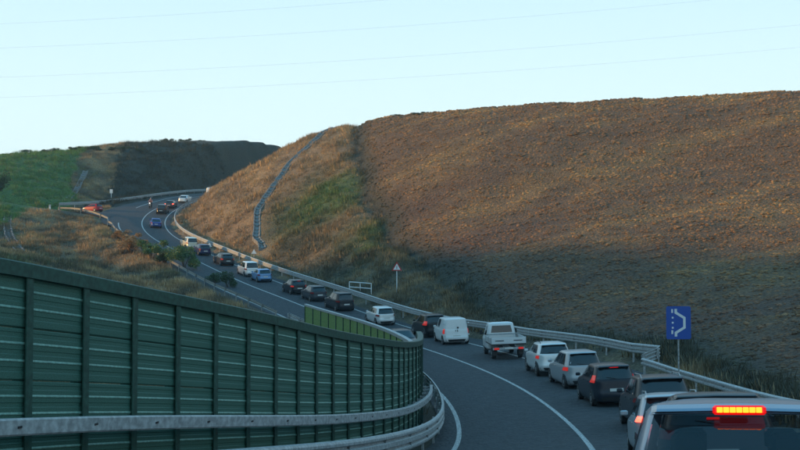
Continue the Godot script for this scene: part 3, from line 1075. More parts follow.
func build_vehicles() -> void:
	var silver := lin(0.34, 0.36, 0.38)
	var white := lin(0.68, 0.69, 0.68)
	var black := lin(0.014, 0.015, 0.018)
	var charcoal := lin(0.035, 0.038, 0.044)
	var p: Dictionary
	var o: Node3D
	# the car straight ahead
	p = base_car("hatch", lin(0.22, 0.27, 0.34), {"H": 1.54, "W": 1.76, "belt": 0.93, "mirror_y": -0.05, "hollow": true, "sides": 96, "rear_glass": 0.88, "metal": 0.4, "L": 4.2, "rear_rake": 0.34})
	o = car(p, "silver blue hatchback with glowing brake light bar at the lower right")
	place(o, p, 7.7, 1.95)
	brake_bar(o, p)
	# through its windows: the next one
	p = base_car("mpv", charcoal, {"H": 1.56, "third": "brake_glass", "third_y": 1.16})
	o = car(p, "dark car whose roof just shows beyond the silver blue hatchback")
	place(o, p, 16.6, 2.00)
	p = base_car("estate", lin(0.42, 0.44, 0.46), {"left_lamp": "lamp_red_bright", "lamp": "lamp_red_lit", "bright_rails": true, "tail": [0.82, 0.97, 0.9, 1.02], "H": 1.53})
	o = car(p, "silver estate with a bright red tail lamp beside the nearest car")
	place(o, p, 24.5, 1.72)
	tail_glow(o, p, -1.0)
	p = base_car("suv", charcoal, {"lamp": "lamp_red", "bright_rails": true})
	o = car(p, "dark grey off-roader with roof rails, half hidden by the silver estate")
	place(o, p, 33.5, 2.55)
	p = base_car("mpv", lin(0.02, 0.024, 0.034), {"lamp": "lamp_red_lit", "tail": [0.88, 0.985, 0.92, 1.2], "H": 1.6, "third": "brake_glass"})
	o = car(p, "black people carrier with tall lit tail lamps behind the silver minivan")
	place(o, p, 42.2, 2.45)
	p = base_car("mpv", silver, {"L": 4.4, "lamp": "lamp_red", "left_lamp": "lamp_red_lit", "tail": [0.84, 0.98, 0.82, 0.98]})
	o = car(p, "silver minivan between the black people carrier and the white off-roader")
	place(o, p, 49.0, 2.65)
	p = base_car("suv", white, {"H": 1.66, "lamp": "lamp_red_lit", "tail": [0.86, 0.97, 0.9, 1.05]})
	o = car(p, "white off-roader behind the white flatbed truck")
	place(o, p, 54.8, 2.80, -4.0)
	build_truck(64.5, 3.1)
	p = base_car("van", white, {"lamp": "lamp_red_lit", "metal": 0.0})
	o = car(p, "small white panel van with windowless rear doors and red tail lamps", "van", "van")
	place(o, p, 75.5, 2.90, -6.0)
	van_doors(o, p)
	p = base_car("suv", black, {"lamp": "lamp_red_lit", "tail": [0.8, 0.98, 0.95, 1.25]})
	o = car(p, "black off-roader partly hidden behind the small white van")
	place(o, p, 80.9, 3.15, -3.0)
	p = base_car("hatch", lin(0.6, 0.62, 0.62), {"H": 1.52, "L": 4.1})
	o = car(p, "white hatchback just past the end of the green barrier")
	place(o, p, 90.5, 2.65, -3.0)
	p = base_car("mpv", lin(0.02, 0.022, 0.026), {"H": 1.68})
	o = car(p, "tall black car next uphill of the white hatchback")
	place(o, p, 99.5, 2.55)
	p = base_car("hatch", lin(0.04, 0.045, 0.055), {"H": 1.5})
	o = car(p, "dark grey hatchback above the light green barrier, between two black cars")
	place(o, p, 106.0, 2.50)
	p = base_car("hatch", lin(0.016, 0.016, 0.02), {"lamp": "lamp_red_lit", "third": "brake_glass"})
	o = car(p, "black hatchback with lit brake lamps downhill of the light blue car")
	place(o, p, 111.5, 2.45)
	p = base_car("hatch", lin(0.12, 0.26, 0.48), {"L": 3.7})
	o = car(p, "light blue hatchback close behind a white tall car")
	place(o, p, 122.3, 2.35)
	p = base_car("mpv", white, {"H": 1.72})
	o = car(p, "white tall car just uphill of the light blue hatchback")
	place(o, p, 127.5, 2.45)
	p = base_car("estate", lin(0.03, 0.03, 0.034), {"lamp": "lamp_red_lit"})
	o = car(p, "dark estate below the concrete drain, in the middle of the climb")
	place(o, p, 137.5, 2.55)
	p = base_car("hatch", lin(0.022, 0.024, 0.075))
	o = car(p, "dark navy hatchback close behind a cream car on the climb")
	place(o, p, 147.0, 2.55)
	p = base_car("mpv", lin(0.55, 0.53, 0.44))
	o = car(p, "cream car at the foot of the dry ridge, last before the bend")
	place(o, p, 153.0, 2.65)
	p = base_car("sedan", lin(0.03, 0.07, 0.26))
	o = car(p, "bright blue saloon inside the far bend")
	place(o, p, 177.0, 2.10)
	p = base_car("mpv", lin(0.03, 0.032, 0.036))
	o = car(p, "black car just ahead of the blue saloon in the far bend")
	place(o, p, 195.0, 2.30)
	p = base_car("hatch", lin(0.05, 0.055, 0.06), {"lamp": "lamp_red_bright"})
	o = car(p, "dark car with glaring pinkish tail lamps in the far bend")
	place(o, p, 203.5, 2.20)
	tail_glow(o, p, 1.0)
	p = base_car("sedan", white)
	o = car(p, "white saloon at the top of the far bend by the outer rail")
	place(o, p, 213.5, 2.20)
	p = base_car("van", white, {"metal": 0.0})
	o = car(p, "tiny white van leaving the far bend where the ridge hides the road", "van", "van")
	place(o, p, 232.0, 1.90)
	# oncoming, only its top shows over the green barrier
	p = base_car("estate", lin(0.02, 0.022, 0.028), {"head": "headlamp_lit"})
	o = car(p, "dark oncoming car showing its roof over the end of the green barrier")
	set_on_road(o, 73.0, -1.9, true)
	# red car on the branch road
	p = base_car("hatch", lin(0.36, 0.02, 0.03))
	o = car(p, "red hatchback turning off beside the far outer rail")
	o.set_meta("group", "")
	o.remove_meta("group")
	var at := Vector3(-55.2, branch_surface(-55.2, 197.2) + 0.006, -197.2)
	o.transform = Transform3D(Basis(Vector3.UP, deg_to_rad(62)), at)
	build_motorcycle()

func brake_bar(o: Node3D, p: Dictionary) -> void:
	# the high brake light: a red lens with a row of glowing cells, in the tail of the spoiler
	var z: float = p.L * 0.5 - 0.14 - p.rear_rake + 0.085
	var y: float = p.H - 0.075
	var st := begin()
	box(st, Vector3(0, y, z), Vector3(0.36, 0.066, 0.09), Basis(), 0.015)
	var lens := put("brake_light", done(st), mats.brake_glass, o)
	for k in 7:
		st = begin()
		box(st, Vector3(-0.132 + k * 0.044, y + 0.002, z + 0.048), Vector3(0.04, 0.038, 0.012), Basis(), 0.003)
		put("light_cell", done(st), mats.brake_core, lens)

func tail_glow(o: Node3D, p: Dictionary, sg: float) -> void:
	var l := OmniLight3D.new()
	l.name = "tail_glow"
	l.position = Vector3(sg * (p.W * 0.5 - 0.12), p.belt - 0.05, p.L * 0.5 + 0.05)
	l.light_color = Color(1.0, 0.2, 0.12)
	l.light_energy = 0.06
	l.omni_range = 10.0
	l.omni_attenuation = 2.0
	l.light_size = 0.0
	l.shadow_enabled = true
	o.add_child(l)

func van_doors(o: Node3D, p: Dictionary) -> void:
	var rows := body_rows(p)
	for sg in [-1.0, 1.0]:
		var door := put("rear_door", patch(rows, "rear", sg * 0.012, sg * 0.84, sg * 0.012, sg * 0.84, 0.5, 1.74, 0.006, 6), p.paint, o)
		var st := begin()
		var z := on_body(rows, "rear", 0.0, 0.95).z
		box(st, Vector3(sg * 0.07, 0.98, z + 0.02), Vector3(0.05, 0.16 if sg > 0 else 0.1, 0.02), Basis(), 0.006)
		put("handle", done(st), mats.trim, door)
	var b := begin()
	var zb := on_body(rows, "rear", 0.0, 1.16).z
	lathe_x(b, Vector3.ZERO, [[0.0, 0.07], [0.016, 0.065]], 16)
	var e := put("emblem", done(b), mats.trim, o, Vector3(0.1, 1.18, zb + 0.012))
	e.rotation.y = -PI / 2
	for sg in [-1.0, 1.0]:
		var h := begin()
		for y in [0.7, 1.5]: box(h, Vector3(sg * (p.W * 0.5 - 0.06), y, p.L * 0.5 - 0.1), Vector3(0.07, 0.1, 0.05), Basis(), 0.012)
		put("hinge", done(h), p.paint, o)

func build_truck(d_rear: float, off: float) -> void:
	var L := 5.2
	var o := thing("flatbed_truck", "white flatbed truck with low dropside bed, ahead of the white off-roader", "truck", Vector3.ZERO, "vehicles queueing along the road")
	var wp := paint(lin(0.64, 0.66, 0.66), 0.0)
	var hl := L * 0.5
	# cab
	var n := 7.0
	var rows := [[0.35, -hl + 0.1, -0.2, 0.84, n], [0.5, -hl, -0.12, 0.92, n], [0.95, -hl + 0.04, -0.1, 0.94, n], [1.12, -hl + 0.28, -0.1, 0.93, n], [1.2, -hl + 0.62, -0.1, 0.92, n], [1.55, -hl + 0.98, -0.14, 0.86, n], [1.93, -hl + 1.3, -0.2, 0.78, n], [1.99, -hl + 1.45, -0.28, 0.72, n], [2.03, -hl + 1.75, -0.5, 0.5, 4.0], [2.04, -hl + 2.0, -0.8, 0.2, 3.0]]
	put("cab", body_mesh(rows, 56, false, 1.2, 2.04), wp, o)
	put("rear_window", patch(rows, "rear", -0.74, 0.74, -0.72, 0.72, 1.42, 1.84, 0.008, 10), mats.car_glass, o)
	put("windscreen", patch(rows, "front", -0.88, 0.88, -0.84, 0.84, 1.24, 1.88, 0.008, 10), mats.car_glass, o)
	for sd in ["left", "right"]:
		put("side_window", patch(rows, sd, -0.35, 0.6, -0.2, 0.6, 1.25, 1.84, 0.008, 6), mats.car_glass, o)
		var sx := -1.0 if sd == "left" else 1.0
		var st := begin()
		box(st, Vector3(sx * 1.08, 1.38, -hl + 1.0), Vector3(0.2, 0.3, 0.08), Basis(), 0.03)
		box(st, Vector3(sx * 0.98, 1.3, -hl + 1.02), Vector3(0.16, 0.04, 0.04))
		put("mirror", done(st), mats.trim, o)
		# bed side board with stakes
		st = begin()
		box(st, Vector3(sx * 1.0, 1.12, 1.3), Vector3(0.04, 0.36, 2.56), Basis(), 0.01)
		var board := put("side_board", done(st), wp, o)
		for k in 3:
			st = begin()
			box(st, Vector3(sx * 1.025, 1.12, 0.06 + k * 1.24), Vector3(0.03, 0.42, 0.07))
			put("stake", done(st), mats.zinc, board)
		for wz in [-hl + 0.85, hl - 1.0]:
			wheel(o, Vector3(sx * 0.80, 0.34, wz), 0.34, 0.24, sx)
		st = begin()
		box(st, Vector3(sx * 0.72, 0.66, hl - 0.06), Vector3(0.3, 0.12, 0.06), Basis(), 0.015)
		put("tail_light", done(st), mats.lamp_red_lit, o)
		st = begin()
		box(st, Vector3(sx * 0.78, 0.42, hl - 0.45), Vector3(0.3, 0.34, 0.02))
		put("mud_flap", done(st), mats.trim, o)
		put("headlight", patch(rows, "front", sx * 0.6, sx * 0.95, sx * 0.62, sx * 0.95, 0.72, 0.92, 0.008, 4), mats.lamp_clear, o)
	var fs := begin()
	box(fs, Vector3(0, 0.90, 1.3), Vector3(2.06, 0.08, 2.6), Basis(), 0.01)
	put("bed_floor", done(fs), mats.trim, o)
	fs = begin()
	box(fs, Vector3(0, 1.12, hl - 0.0), Vector3(2.04, 0.36, 0.04), Basis(), 0.01)
	var gate := put("tailgate", done(fs), wp, o)
	for x in [-0.55, 0.55]:
		fs = begin()
		box(fs, Vector3(x, 1.13, hl + 0.024), Vector3(0.52, 0.05, 0.014))
		put("slot", done(fs), mats.trim, gate)
	fs = begin()
	box(fs, Vector3(0, 1.34, 0.02), Vector3(1.9, 0.06, 0.05), Basis(), 0.01)
	for x in [-0.93, 0.93]: box(fs, Vector3(x, 1.15, 0.02), Vector3(0.05, 0.42, 0.05))
	put("headboard", done(fs), mats.zinc, o)
	fs = begin()
	for x in [-0.38, 0.38]: box(fs, Vector3(x, 0.72, 0.4), Vector3(0.08, 0.16, 4.2))
	put("chassis", done(fs), mats.trim, o)
	fs = begin()
	box(fs, Vector3(0, 0.66, hl - 0.08), Vector3(1.9, 0.14, 0.04), Basis(), 0.01)
	put("rear_bar", done(fs), mats.zinc, o)
	fs = begin()
	box(fs, Vector3(0, 0.68, hl - 0.05), Vector3(0.5, 0.11, 0.016))
	put("number_plate", done(fs), mats.plate, o)
	put("grille", patch(rows, "front", -0.5, 0.5, -0.5, 0.5, 0.7, 0.9, 0.008), mats.trim, o)
	set_on_road(o, d_rear + hl, off)
	o.rotate_object_local(Vector3.UP, deg_to_rad(-8.0))

# ---------- rider: one smooth skin over bones ----------
func skin(bones: Array, cell: float, blend: float) -> ArrayMesh:
	var lo := Vector3(1e9, 1e9, 1e9)
	var hi := -lo
	for b in bones:
		for e in [[b[0], b[2]], [b[1], b[3]]]:
			lo = lo.min(e[0] - Vector3.ONE * (e[1] + cell * 2))
			hi = hi.max(e[0] + Vector3.ONE * (e[1] + cell * 2))
	var n := Vector3i((hi - lo) / cell) + Vector3i(2, 2, 2)
	var f := PackedFloat32Array()
	f.resize(n.x * n.y * n.z)
	for k in n.z:
		for j in n.y:
			for i in n.x:
				var p := lo + Vector3(i, j, k) * cell
				var s := 1e9
				for b in bones:
					var ab: Vector3 = b[1] - b[0]
					var t := clampf((p - b[0]).dot(ab) / maxf(ab.length_squared(), 1e-8), 0, 1)
					var dd: float = p.distance_to(b[0] + ab * t) - lerpf(b[2], b[3], t)
					var h := clampf(0.5 + 0.5 * (s - dd) / blend, 0, 1)
					s = lerpf(s, dd, h) - blend * h * (1 - h)
				f[(k * n.y + j) * n.x + i] = s
	var st := begin()
	var vid := {}
	var steps := [1, n.x, n.x * n.y]
	for k in n.z - 1:
		for j in n.y - 1:
			for i in n.x - 1:
				var o := (k * n.y + j) * n.x + i
				var c := Vector3.ZERO
				var m := 0
				for a in 8:
					for ax in 3:
						if a & (1 << ax): continue
						var o0 := o + (a & 1) + ((a >> 1) & 1) * n.x + ((a >> 2) & 1) * n.x * n.y
						var o1: int = o0 + steps[ax]
						if (f[o0] < 0) != (f[o1] < 0):
							var q := Vector3(a & 1, (a >> 1) & 1, (a >> 2) & 1)
							q[ax] += f[o0] / (f[o0] - f[o1])
							c += q
							m += 1
				if m: vid[o] = lo + (Vector3(i, j, k) + c / m) * cell
	for k in range(1, n.z - 1):
		for j in range(1, n.y - 1):
			for i in range(1, n.x - 1):
				var o := (k * n.y + j) * n.x + i
				for ax in 3:
					var o1: int = o + steps[ax]
					if (f[o] < 0) == (f[o1] < 0): continue
					var u: int = steps[(ax + 1) % 3]
					var v: int = steps[(ax + 2) % 3]
					if f[o] < 0: quad(st, vid[o], vid[o - v], vid[o - u - v], vid[o - u])
					else: quad(st, vid[o], vid[o - u], vid[o - u - v], vid[o - v])
	return done(st, true)

func build_motorcycle() -> void:
	var o := thing("motorcycle", "dark motorcycle coming down past the stopped cars in the far bend", "motorcycle")
	var st := begin()
	for z in [-0.68, 0.68]:
		wheel(o, Vector3(0, 0.31, z), 0.31, 0.13, 1.0)
	box(st, Vector3(0, 0.55, 0.05), Vector3(0.28, 0.34, 0.6), Basis(), 0.06)
	put("engine", done(st), mats.trim, o)
	st = begin()
	box(st, Vector3(0, 0.86, -0.12), Vector3(0.32, 0.24, 0.5), Basis(Vector3.RIGHT, 0.12), 0.09)
	put("tank", done(st), paint(lin(0.02, 0.022, 0.03)), o)
	st = begin()
	box(st, Vector3(0, 0.82, 0.45), Vector3(0.28, 0.1, 0.72), Basis(Vector3.RIGHT, -0.06), 0.04)
	put("seat", done(st), mats.seat_cloth, o)
	st = begin()
	for x in [-0.09, 0.09]: tube(st, [Vector3(x, 0.31, -0.68), Vector3(x, 1.02, -0.4)], 0.028, 0.03, 6)
	put("fork", done(st), mats.chrome, o)
	st = begin()
	tube(st, [Vector3(-0.36, 1.06, -0.28), Vector3(-0.16, 1.08, -0.38), Vector3(0.16, 1.08, -0.38), Vector3(0.36, 1.06, -0.28)], 0.018, 0.018, 6)
	put("handlebar", done(st), mats.trim, o)
	st = begin()
	box(st, Vector3(0, 0.98, -0.52), Vector3(0.36, 0.34, 0.16), Basis(Vector3.RIGHT, 0.3), 0.07)
	put("fairing", done(st), paint(lin(0.03, 0.03, 0.035)), o)
	st = begin()
	box(st, Vector3(0, 0.95, -0.62), Vector3(0.18, 0.12, 0.05), Basis(Vector3.RIGHT, 0.2), 0.03)
	put("headlight", done(st), mats.headlamp_lit, o)
	st = begin()
	tube(st, [Vector3(0.15, 0.4, 0.1), Vector3(0.17, 0.42, 0.75)], 0.045, 0.055, 8)
	put("exhaust", done(st), mats.chrome, o)
	set_on_road(o, 204.0, -1.3, true)
	# rider
	var r := thing("person", "motorcycle rider in dark trousers, reddish jacket and pale helmet", "person")
	var bones := [
		[Vector3(0, 0.95, 0.42), Vector3(0, 1.22, 0.34), 0.16, 0.17], [Vector3(0, 1.22, 0.34), Vector3(0, 1.46, 0.24), 0.17, 0.15], [Vector3(0, 1.46, 0.24), Vector3(0, 1.60, 0.19), 0.07, 0.06], [Vector3(0, 1.67, 0.17), Vector3(0, 1.73, 0.16), 0.10, 0.10]]
	var coat := []
	for s in [-1.0, 1.0]:
		bones.append([Vector3(s * 0.1, 0.93, 0.38), Vector3(s * 0.24, 0.80, -0.02), 0.10, 0.075])
		bones.append([Vector3(s * 0.24, 0.80, -0.02), Vector3(s * 0.2, 0.38, 0.2), 0.07, 0.05])
		bones.append([Vector3(s * 0.2, 0.35, 0.22), Vector3(s * 0.21, 0.31, 0.02), 0.05, 0.045])
		bones.append([Vector3(s * 0.19, 1.45, 0.24), Vector3(s * 0.34, 1.2, 0.08), 0.07, 0.055])
		bones.append([Vector3(s * 0.34, 1.2, 0.08), Vector3(s * 0.31, 1.09, -0.23), 0.052, 0.04])
		bones.append([Vector3(s * 0.31, 1.09, -0.24), Vector3(s * 0.29, 1.06, -0.30), 0.042, 0.036])
		coat.append([Vector3(s * 0.19, 1.45, 0.24), Vector3(s * 0.34, 1.2, 0.08), 0.085, 0.07])
		coat.append([Vector3(s * 0.34, 1.2, 0.08), Vector3(s * 0.31, 1.1, -0.2), 0.066, 0.055])
	coat.append([Vector3(0, 1.0, 0.41), Vector3(0, 1.22, 0.34), 0.19, 0.19])
	coat.append([Vector3(0, 1.22, 0.34), Vector3(0, 1.46, 0.24), 0.19, 0.17])
	put("body", skin(bones, 0.04, 0.05), mats.rider_cloth, r)
	put("jacket", skin(coat, 0.04, 0.05), mats.jacket, r)
	var h := begin()
	var rings := []
	for k in 9:
		var a := -PI * 0.5 + PI * k / 8.0
		var ring := []
		for j in 14:
			var b := TAU * j / 14.0
			ring.append(Vector3(cos(b) * cos(a) * 0.135, 1.72 + sin(a) * 0.15, 0.16 + sin(b) * cos(a) * 0.16))
		rings.append(ring)
	loft(h, rings)
	var hm := put("helmet", done(h, true), mats.helmet, r)
	h = begin()
	rings = []
	for k in 4:
		var a := -0.25 + 0.6 * k / 3.0
		var ring := []
		for j in 9:
			var b := -PI * 0.5 + (j - 4) * 0.26
			ring.append(Vector3(cos(b) * cos(a) * 0.141, 1.72 + sin(a) * 0.155, 0.16 + sin(b) * cos(a) * 0.167))
		rings.append(ring)
	loft(h, rings, false, false)
	put("visor", done(h, true), mats.car_glass, hm)
	r.transform = o.transform

# ---------- signs, drains, wires ----------
func disc_points(pts: Array, z: float) -> Array:
	var out := []
	for p in pts: out.append(Vector3(p[0], p[1], z))
	return out

func slab(pts: Array, z0: float, z1: float, m: Material, called: String, parent: Node) -> MeshInstance3D:
	var st := begin()
	loft(st, [disc_points(pts, z0), disc_points(pts, z1)], true, true)
	return put(called, done(st), m, parent)

func rect(x0: float, y0: float, x1: float, y1: float) -> Array:
	return [[x0, y0], [x1, y0], [x1, y1], [x0, y1]]

func bar(x0: float, y0: float, x1: float, y1: float, w: float) -> Array:
	var t := Vector2(x1 - x0, y1 - y0).normalized() * w * 0.5
	var n := Vector2(-t.y, t.x)
	return [[x0 - n.x - t.x * 0.6, y0 - n.y - t.y * 0.6], [x1 - n.x + t.x * 0.6, y1 - n.y + t.y * 0.6], [x1 + n.x + t.x * 0.6, y1 + n.y + t.y * 0.6], [x0 + n.x - t.x * 0.6, y0 + n.y - t.y * 0.6]]

func on_ground(x: float, d: float) -> Vector3:
	return Vector3(x, ground_y(x, d), -d)

func build_signs() -> void:
	# lay-by sign: dotted lane line on the left, thick outline of the bay on the right
	var base := on_ground(11.1, 44.0)
	var o := thing("lay_by_sign", "blue rectangular sign with white lay-by symbol on a grey post", "road sign", base)
	var top := -0.40 - base.y
	var st := begin()
	tube(st, [Vector3(0, -0.4, 0), Vector3(0, top + 0.6, 0)], 0.032, 0.032, 10)
	put("post", done(st, true), mats.zinc, o)
	var w := 0.49
	var h := 0.655
	var pl := slab([[-w + 0.05, top - h], [w - 0.05, top - h], [w, top - h + 0.05], [w, top + h - 0.05], [w - 0.05, top + h], [-w + 0.05, top + h], [-w, top + h - 0.05], [-w, top - h + 0.05]], 0.034, 0.05, mats.sign_blue, "plate", o)
	for y in [0.2, 0.0, -0.2]:
		slab(rect(-0.27, top + y - 0.035, -0.20, top + y + 0.035), 0.051, 0.055, mats.sign_white, "dot", pl)
	for s in [1.0, -1.0]:
		slab(rect(-0.29, top + s * 0.42 - 0.03, -0.22, top + s * 0.42 + 0.12), 0.051, 0.055, mats.sign_white, "dash", pl)
		slab(bar(-0.11, top + s * 0.52, -0.11, top + s * 0.40, 0.10), 0.051, 0.0549, mats.sign_white, "bay_line", pl)
		slab(bar(-0.11, top + s * 0.40, 0.23, top + s * 0.19, 0.10), 0.051, 0.0557, mats.sign_white, "bay_line", pl)
	slab(bar(0.23, top + 0.19, 0.23, top - 0.19, 0.10), 0.051, 0.0565, mats.sign_white, "bay_line", pl)
	st = begin()
	for y in [0.35, -0.35]: box(st, Vector3(0, top + y, 0.028), Vector3(0.6, 0.04, 0.012))
	put("bracket", done(st), mats.zinc, o)
	# warning triangle above the rail
	base = on_ground(-0.3, 104.5)
	o = thing("warning_sign", "small triangular warning sign on a pale post behind the rail", "road sign", base)
	st = begin()
	tube(st, [Vector3(0, -0.4, 0), Vector3(0, 2.75, 0)], 0.045, 0.045, 8)
	put("post", done(st, true), mats.white_paint, o)
	var tp := slab([[-0.5, 2.05], [0.5, 2.05], [0, 2.92]], 0.05, 0.065, mats.sign_red, "plate", o)
	slab([[-0.34, 2.14], [0.34, 2.14], [0, 2.73]], 0.066, 0.07, mats.sign_white, "face", tp)
	slab(bar(0, 2.24, 0, 2.5, 0.06), 0.071, 0.075, mats.sign_black, "symbol", tp)
	# small triangles peeping over the rail higher up, seen from the road
	for a in [[-18.6, 140.2, 1.35, "small pale triangle marker above the rail at the foot of the drain"], [-25.8, 149.0, 1.5, "small grey marker post above the rail by the dark estate"]]:
		base = on_ground(a[0], a[1])
		o = thing("marker_sign", a[3], "marker sign", base)
		st = begin()
		tube(st, [Vector3(0, -0.3, 0), Vector3(0, a[2], 0)], 0.04, 0.04, 8)
		put("post", done(st, true), mats.zinc, o)
		slab([[-0.34, a[2] - 0.1], [0.34, a[2] - 0.1], [0.0, a[2] + 0.5]], 0.04, 0.055, mats.sign_white, "plate", o)
	base = on_ground(-57.6, 219.0)
	o = thing("marker_sign", "tall pale marker post on the dark slope above the outer rail", "marker sign", base)
	st = begin()
	tube(st, [Vector3(0, -0.3, 0), Vector3(0, 2.6, 0)], 0.06, 0.06, 8)
	put("post", done(st, true), mats.white_paint, o)
	slab(rect(-0.3, 1.9, 0.3, 2.7), 0.06, 0.08, mats.sign_white, "plate", o)
	for a in [[-61.2, 192.0, "pale end post of the rail near the red car"], [-47.6, 126.0, "short white post on the dry bank above the green barrier"]]:
		base = on_ground(a[0], a[1])
		o = thing("marker_post", a[2], "marker post", base)
		st = begin()
		box(st, Vector3(0, 0.45, 0), Vector3(0.3, 1.1, 0.2), Basis(), 0.03)
		put("shaft", done(st), mats.white_paint, o)
		st = begin()
		box(st, Vector3(0, 0.8, 0.0), Vector3(0.306, 0.16, 0.206), Basis(), 0.03)
		put("band", done(st), mats.trim, o)
	# pipe railing over the culvert
	var a0 := on_ground(-5.1, 111.0)
	var a1 := on_ground(-2.8, 107.5)
	o = thing("pipe_railing", "short pale pipe railing on the verge above the black cars", "railing")
	for y in [0.55, 1.05]:
		st = begin()
		tube(st, [a0 + Vector3.UP * y, a1 + Vector3.UP * y], 0.05, 0.05, 8)
		put("bar", done(st, true), mats.white_paint, o)
	for t in [0.0, 0.5, 1.0]:
		var pt := a0.lerp(a1, t)
		st = begin()
		tube(st, [pt - Vector3.UP * 0.4, pt + Vector3.UP * 1.1], 0.05, 0.05, 8)
		put("post", done(st, true), mats.white_paint, o)

func drain(label: String, pts: Array, w: float, step: float) -> void:
	# a run of open concrete channel pieces, each laid on the slope and lapped over the next
	var o := thing("drain_channel", label, "drain")
	var line := []
	for p in pts: line.append(Vector3(p[0], 0, -p[1]))
	var rs := resample(line, step)
	for i in rs.size(): rs[i].y = ground_y(rs[i].x, -rs[i].z, false)
	for i in rs.size() - 1:
		var a: Vector3 = rs[i]
		var b: Vector3 = rs[i + 1]
		var s := side_of(rs, i)
		var st := begin()
		var jl := rng.randf_range(-0.05, 0.09)
		var k := w * rng.randf_range(0.9, 1.1)
		var prof := [[-k, 0.12], [-k + 0.1, 0.14], [-k * 0.45, -0.08], [k * 0.45, -0.08], [k - 0.1, 0.14], [k, 0.12], [k, -0.4], [-k, -0.4]]
		var rings := []
		for e in [[a, jl], [b, 0.05 + jl]]:
			var ring := []
			for q in prof: ring.append(e[0] + s * q[0] + Vector3.UP * (q[1] + 0.12 + e[1]))
			rings.append(ring)
		loft(st, rings, true, true)
		put("channel_piece", done(st), mats.concrete, o)

func build_drains() -> void:
	var pts := []
	var d := 190.0
	while d >= 143:
		pts.append([drain_x(d), d])
		d -= 3.0
	drain("concrete drain channel running down the dry ridge to the rail", pts, 0.5, 1.1)
	drain("faint concrete drain on the dry slope left of the dark hillside", [[-66.5, 232], [-65.5, 224], [-64.5, 217], [-63.8, 211]], 0.5, 1.1)
	drain("broken concrete drain low on the left bank above the green barrier", [[-63.5, 178], [-61.5, 172], [-58.0, 163], [-55.5, 157], [-52.5, 150], [-49.2, 143]], 0.6, 1.1)

func build_wires() -> void:
	var lines := [[46.0, 84.0, 8.0], [52.0, 92.0, 9.0], [60.0, 104.0, 10.0], [66.0, 116.0, 11.0]]
	var names := ["lowest of the thin power lines crossing the sky", "second lowest thin power line crossing the sky", "third lowest thin power line crossing the sky", "highest thin power line crossing the sky"]
	for i in 4:
		var l = lines[i]
		var path := []
		for k in 41:
			var t := k / 40.0
			path.append(Vector3(lerpf(-260, 260, t), lerpf(l[0], l[1], t) - l[2] * 4.0 * t * (1 - t), -lerpf(300, 330, t)))
		var st := begin()
		tube(st, path, 0.014, 0.014, 5)
		var o := put("power_line", done(st, true), mats.wire)
		tag(o, names[i], "power line", "power lines crossing the sky")

# ---------- plants ----------
func leaf_crown(seed_i: int, blobs: Array, count: int, size: float) -> ArrayMesh:
	var r := RandomNumberGenerator.new()
	r.seed = seed_i
	var st := begin()
	for i in count:
		var b = blobs[r.randi() % blobs.size()]
		var v := Vector3(r.randfn(), r.randfn(), r.randfn()).normalized() * pow(r.randf(), 0.45)
		var c: Vector3 = b[0] + v * b[1]
		if c.y < 0.05: c.y = 0.05 + r.randf() * 0.2
		var u := Vector3(r.randfn(), r.randfn() * 0.6, r.randfn()).normalized()
		var w := u.cross(Vector3(r.randfn(), r.randfn(), r.randfn())).normalized()
		var s := size * r.randf_range(0.6, 1.4)
		tri(st, c - u * s, c + w * s * 0.5, c + u * s)
		tri(st, c - u * s, c + u * s, c - w * s * 0.5)
	return done(st)

func stem_mesh(h: float, seed_i: int, n := 5) -> ArrayMesh:
	var r := RandomNumberGenerator.new()
	r.seed = seed_i
	var st := begin()
	for k in n:
		var a := TAU * k / n + r.randf()
		var out := Vector3(cos(a), 0, sin(a)) * h * r.randf_range(0.15, 0.4)
		tube(st, [Vector3(0, -0.25, 0), out * 0.3 + Vector3.UP * h * 0.35, out + Vector3.UP * h * r.randf_range(0.6, 0.85)], 0.05, 0.012, 5)
	return done(st)

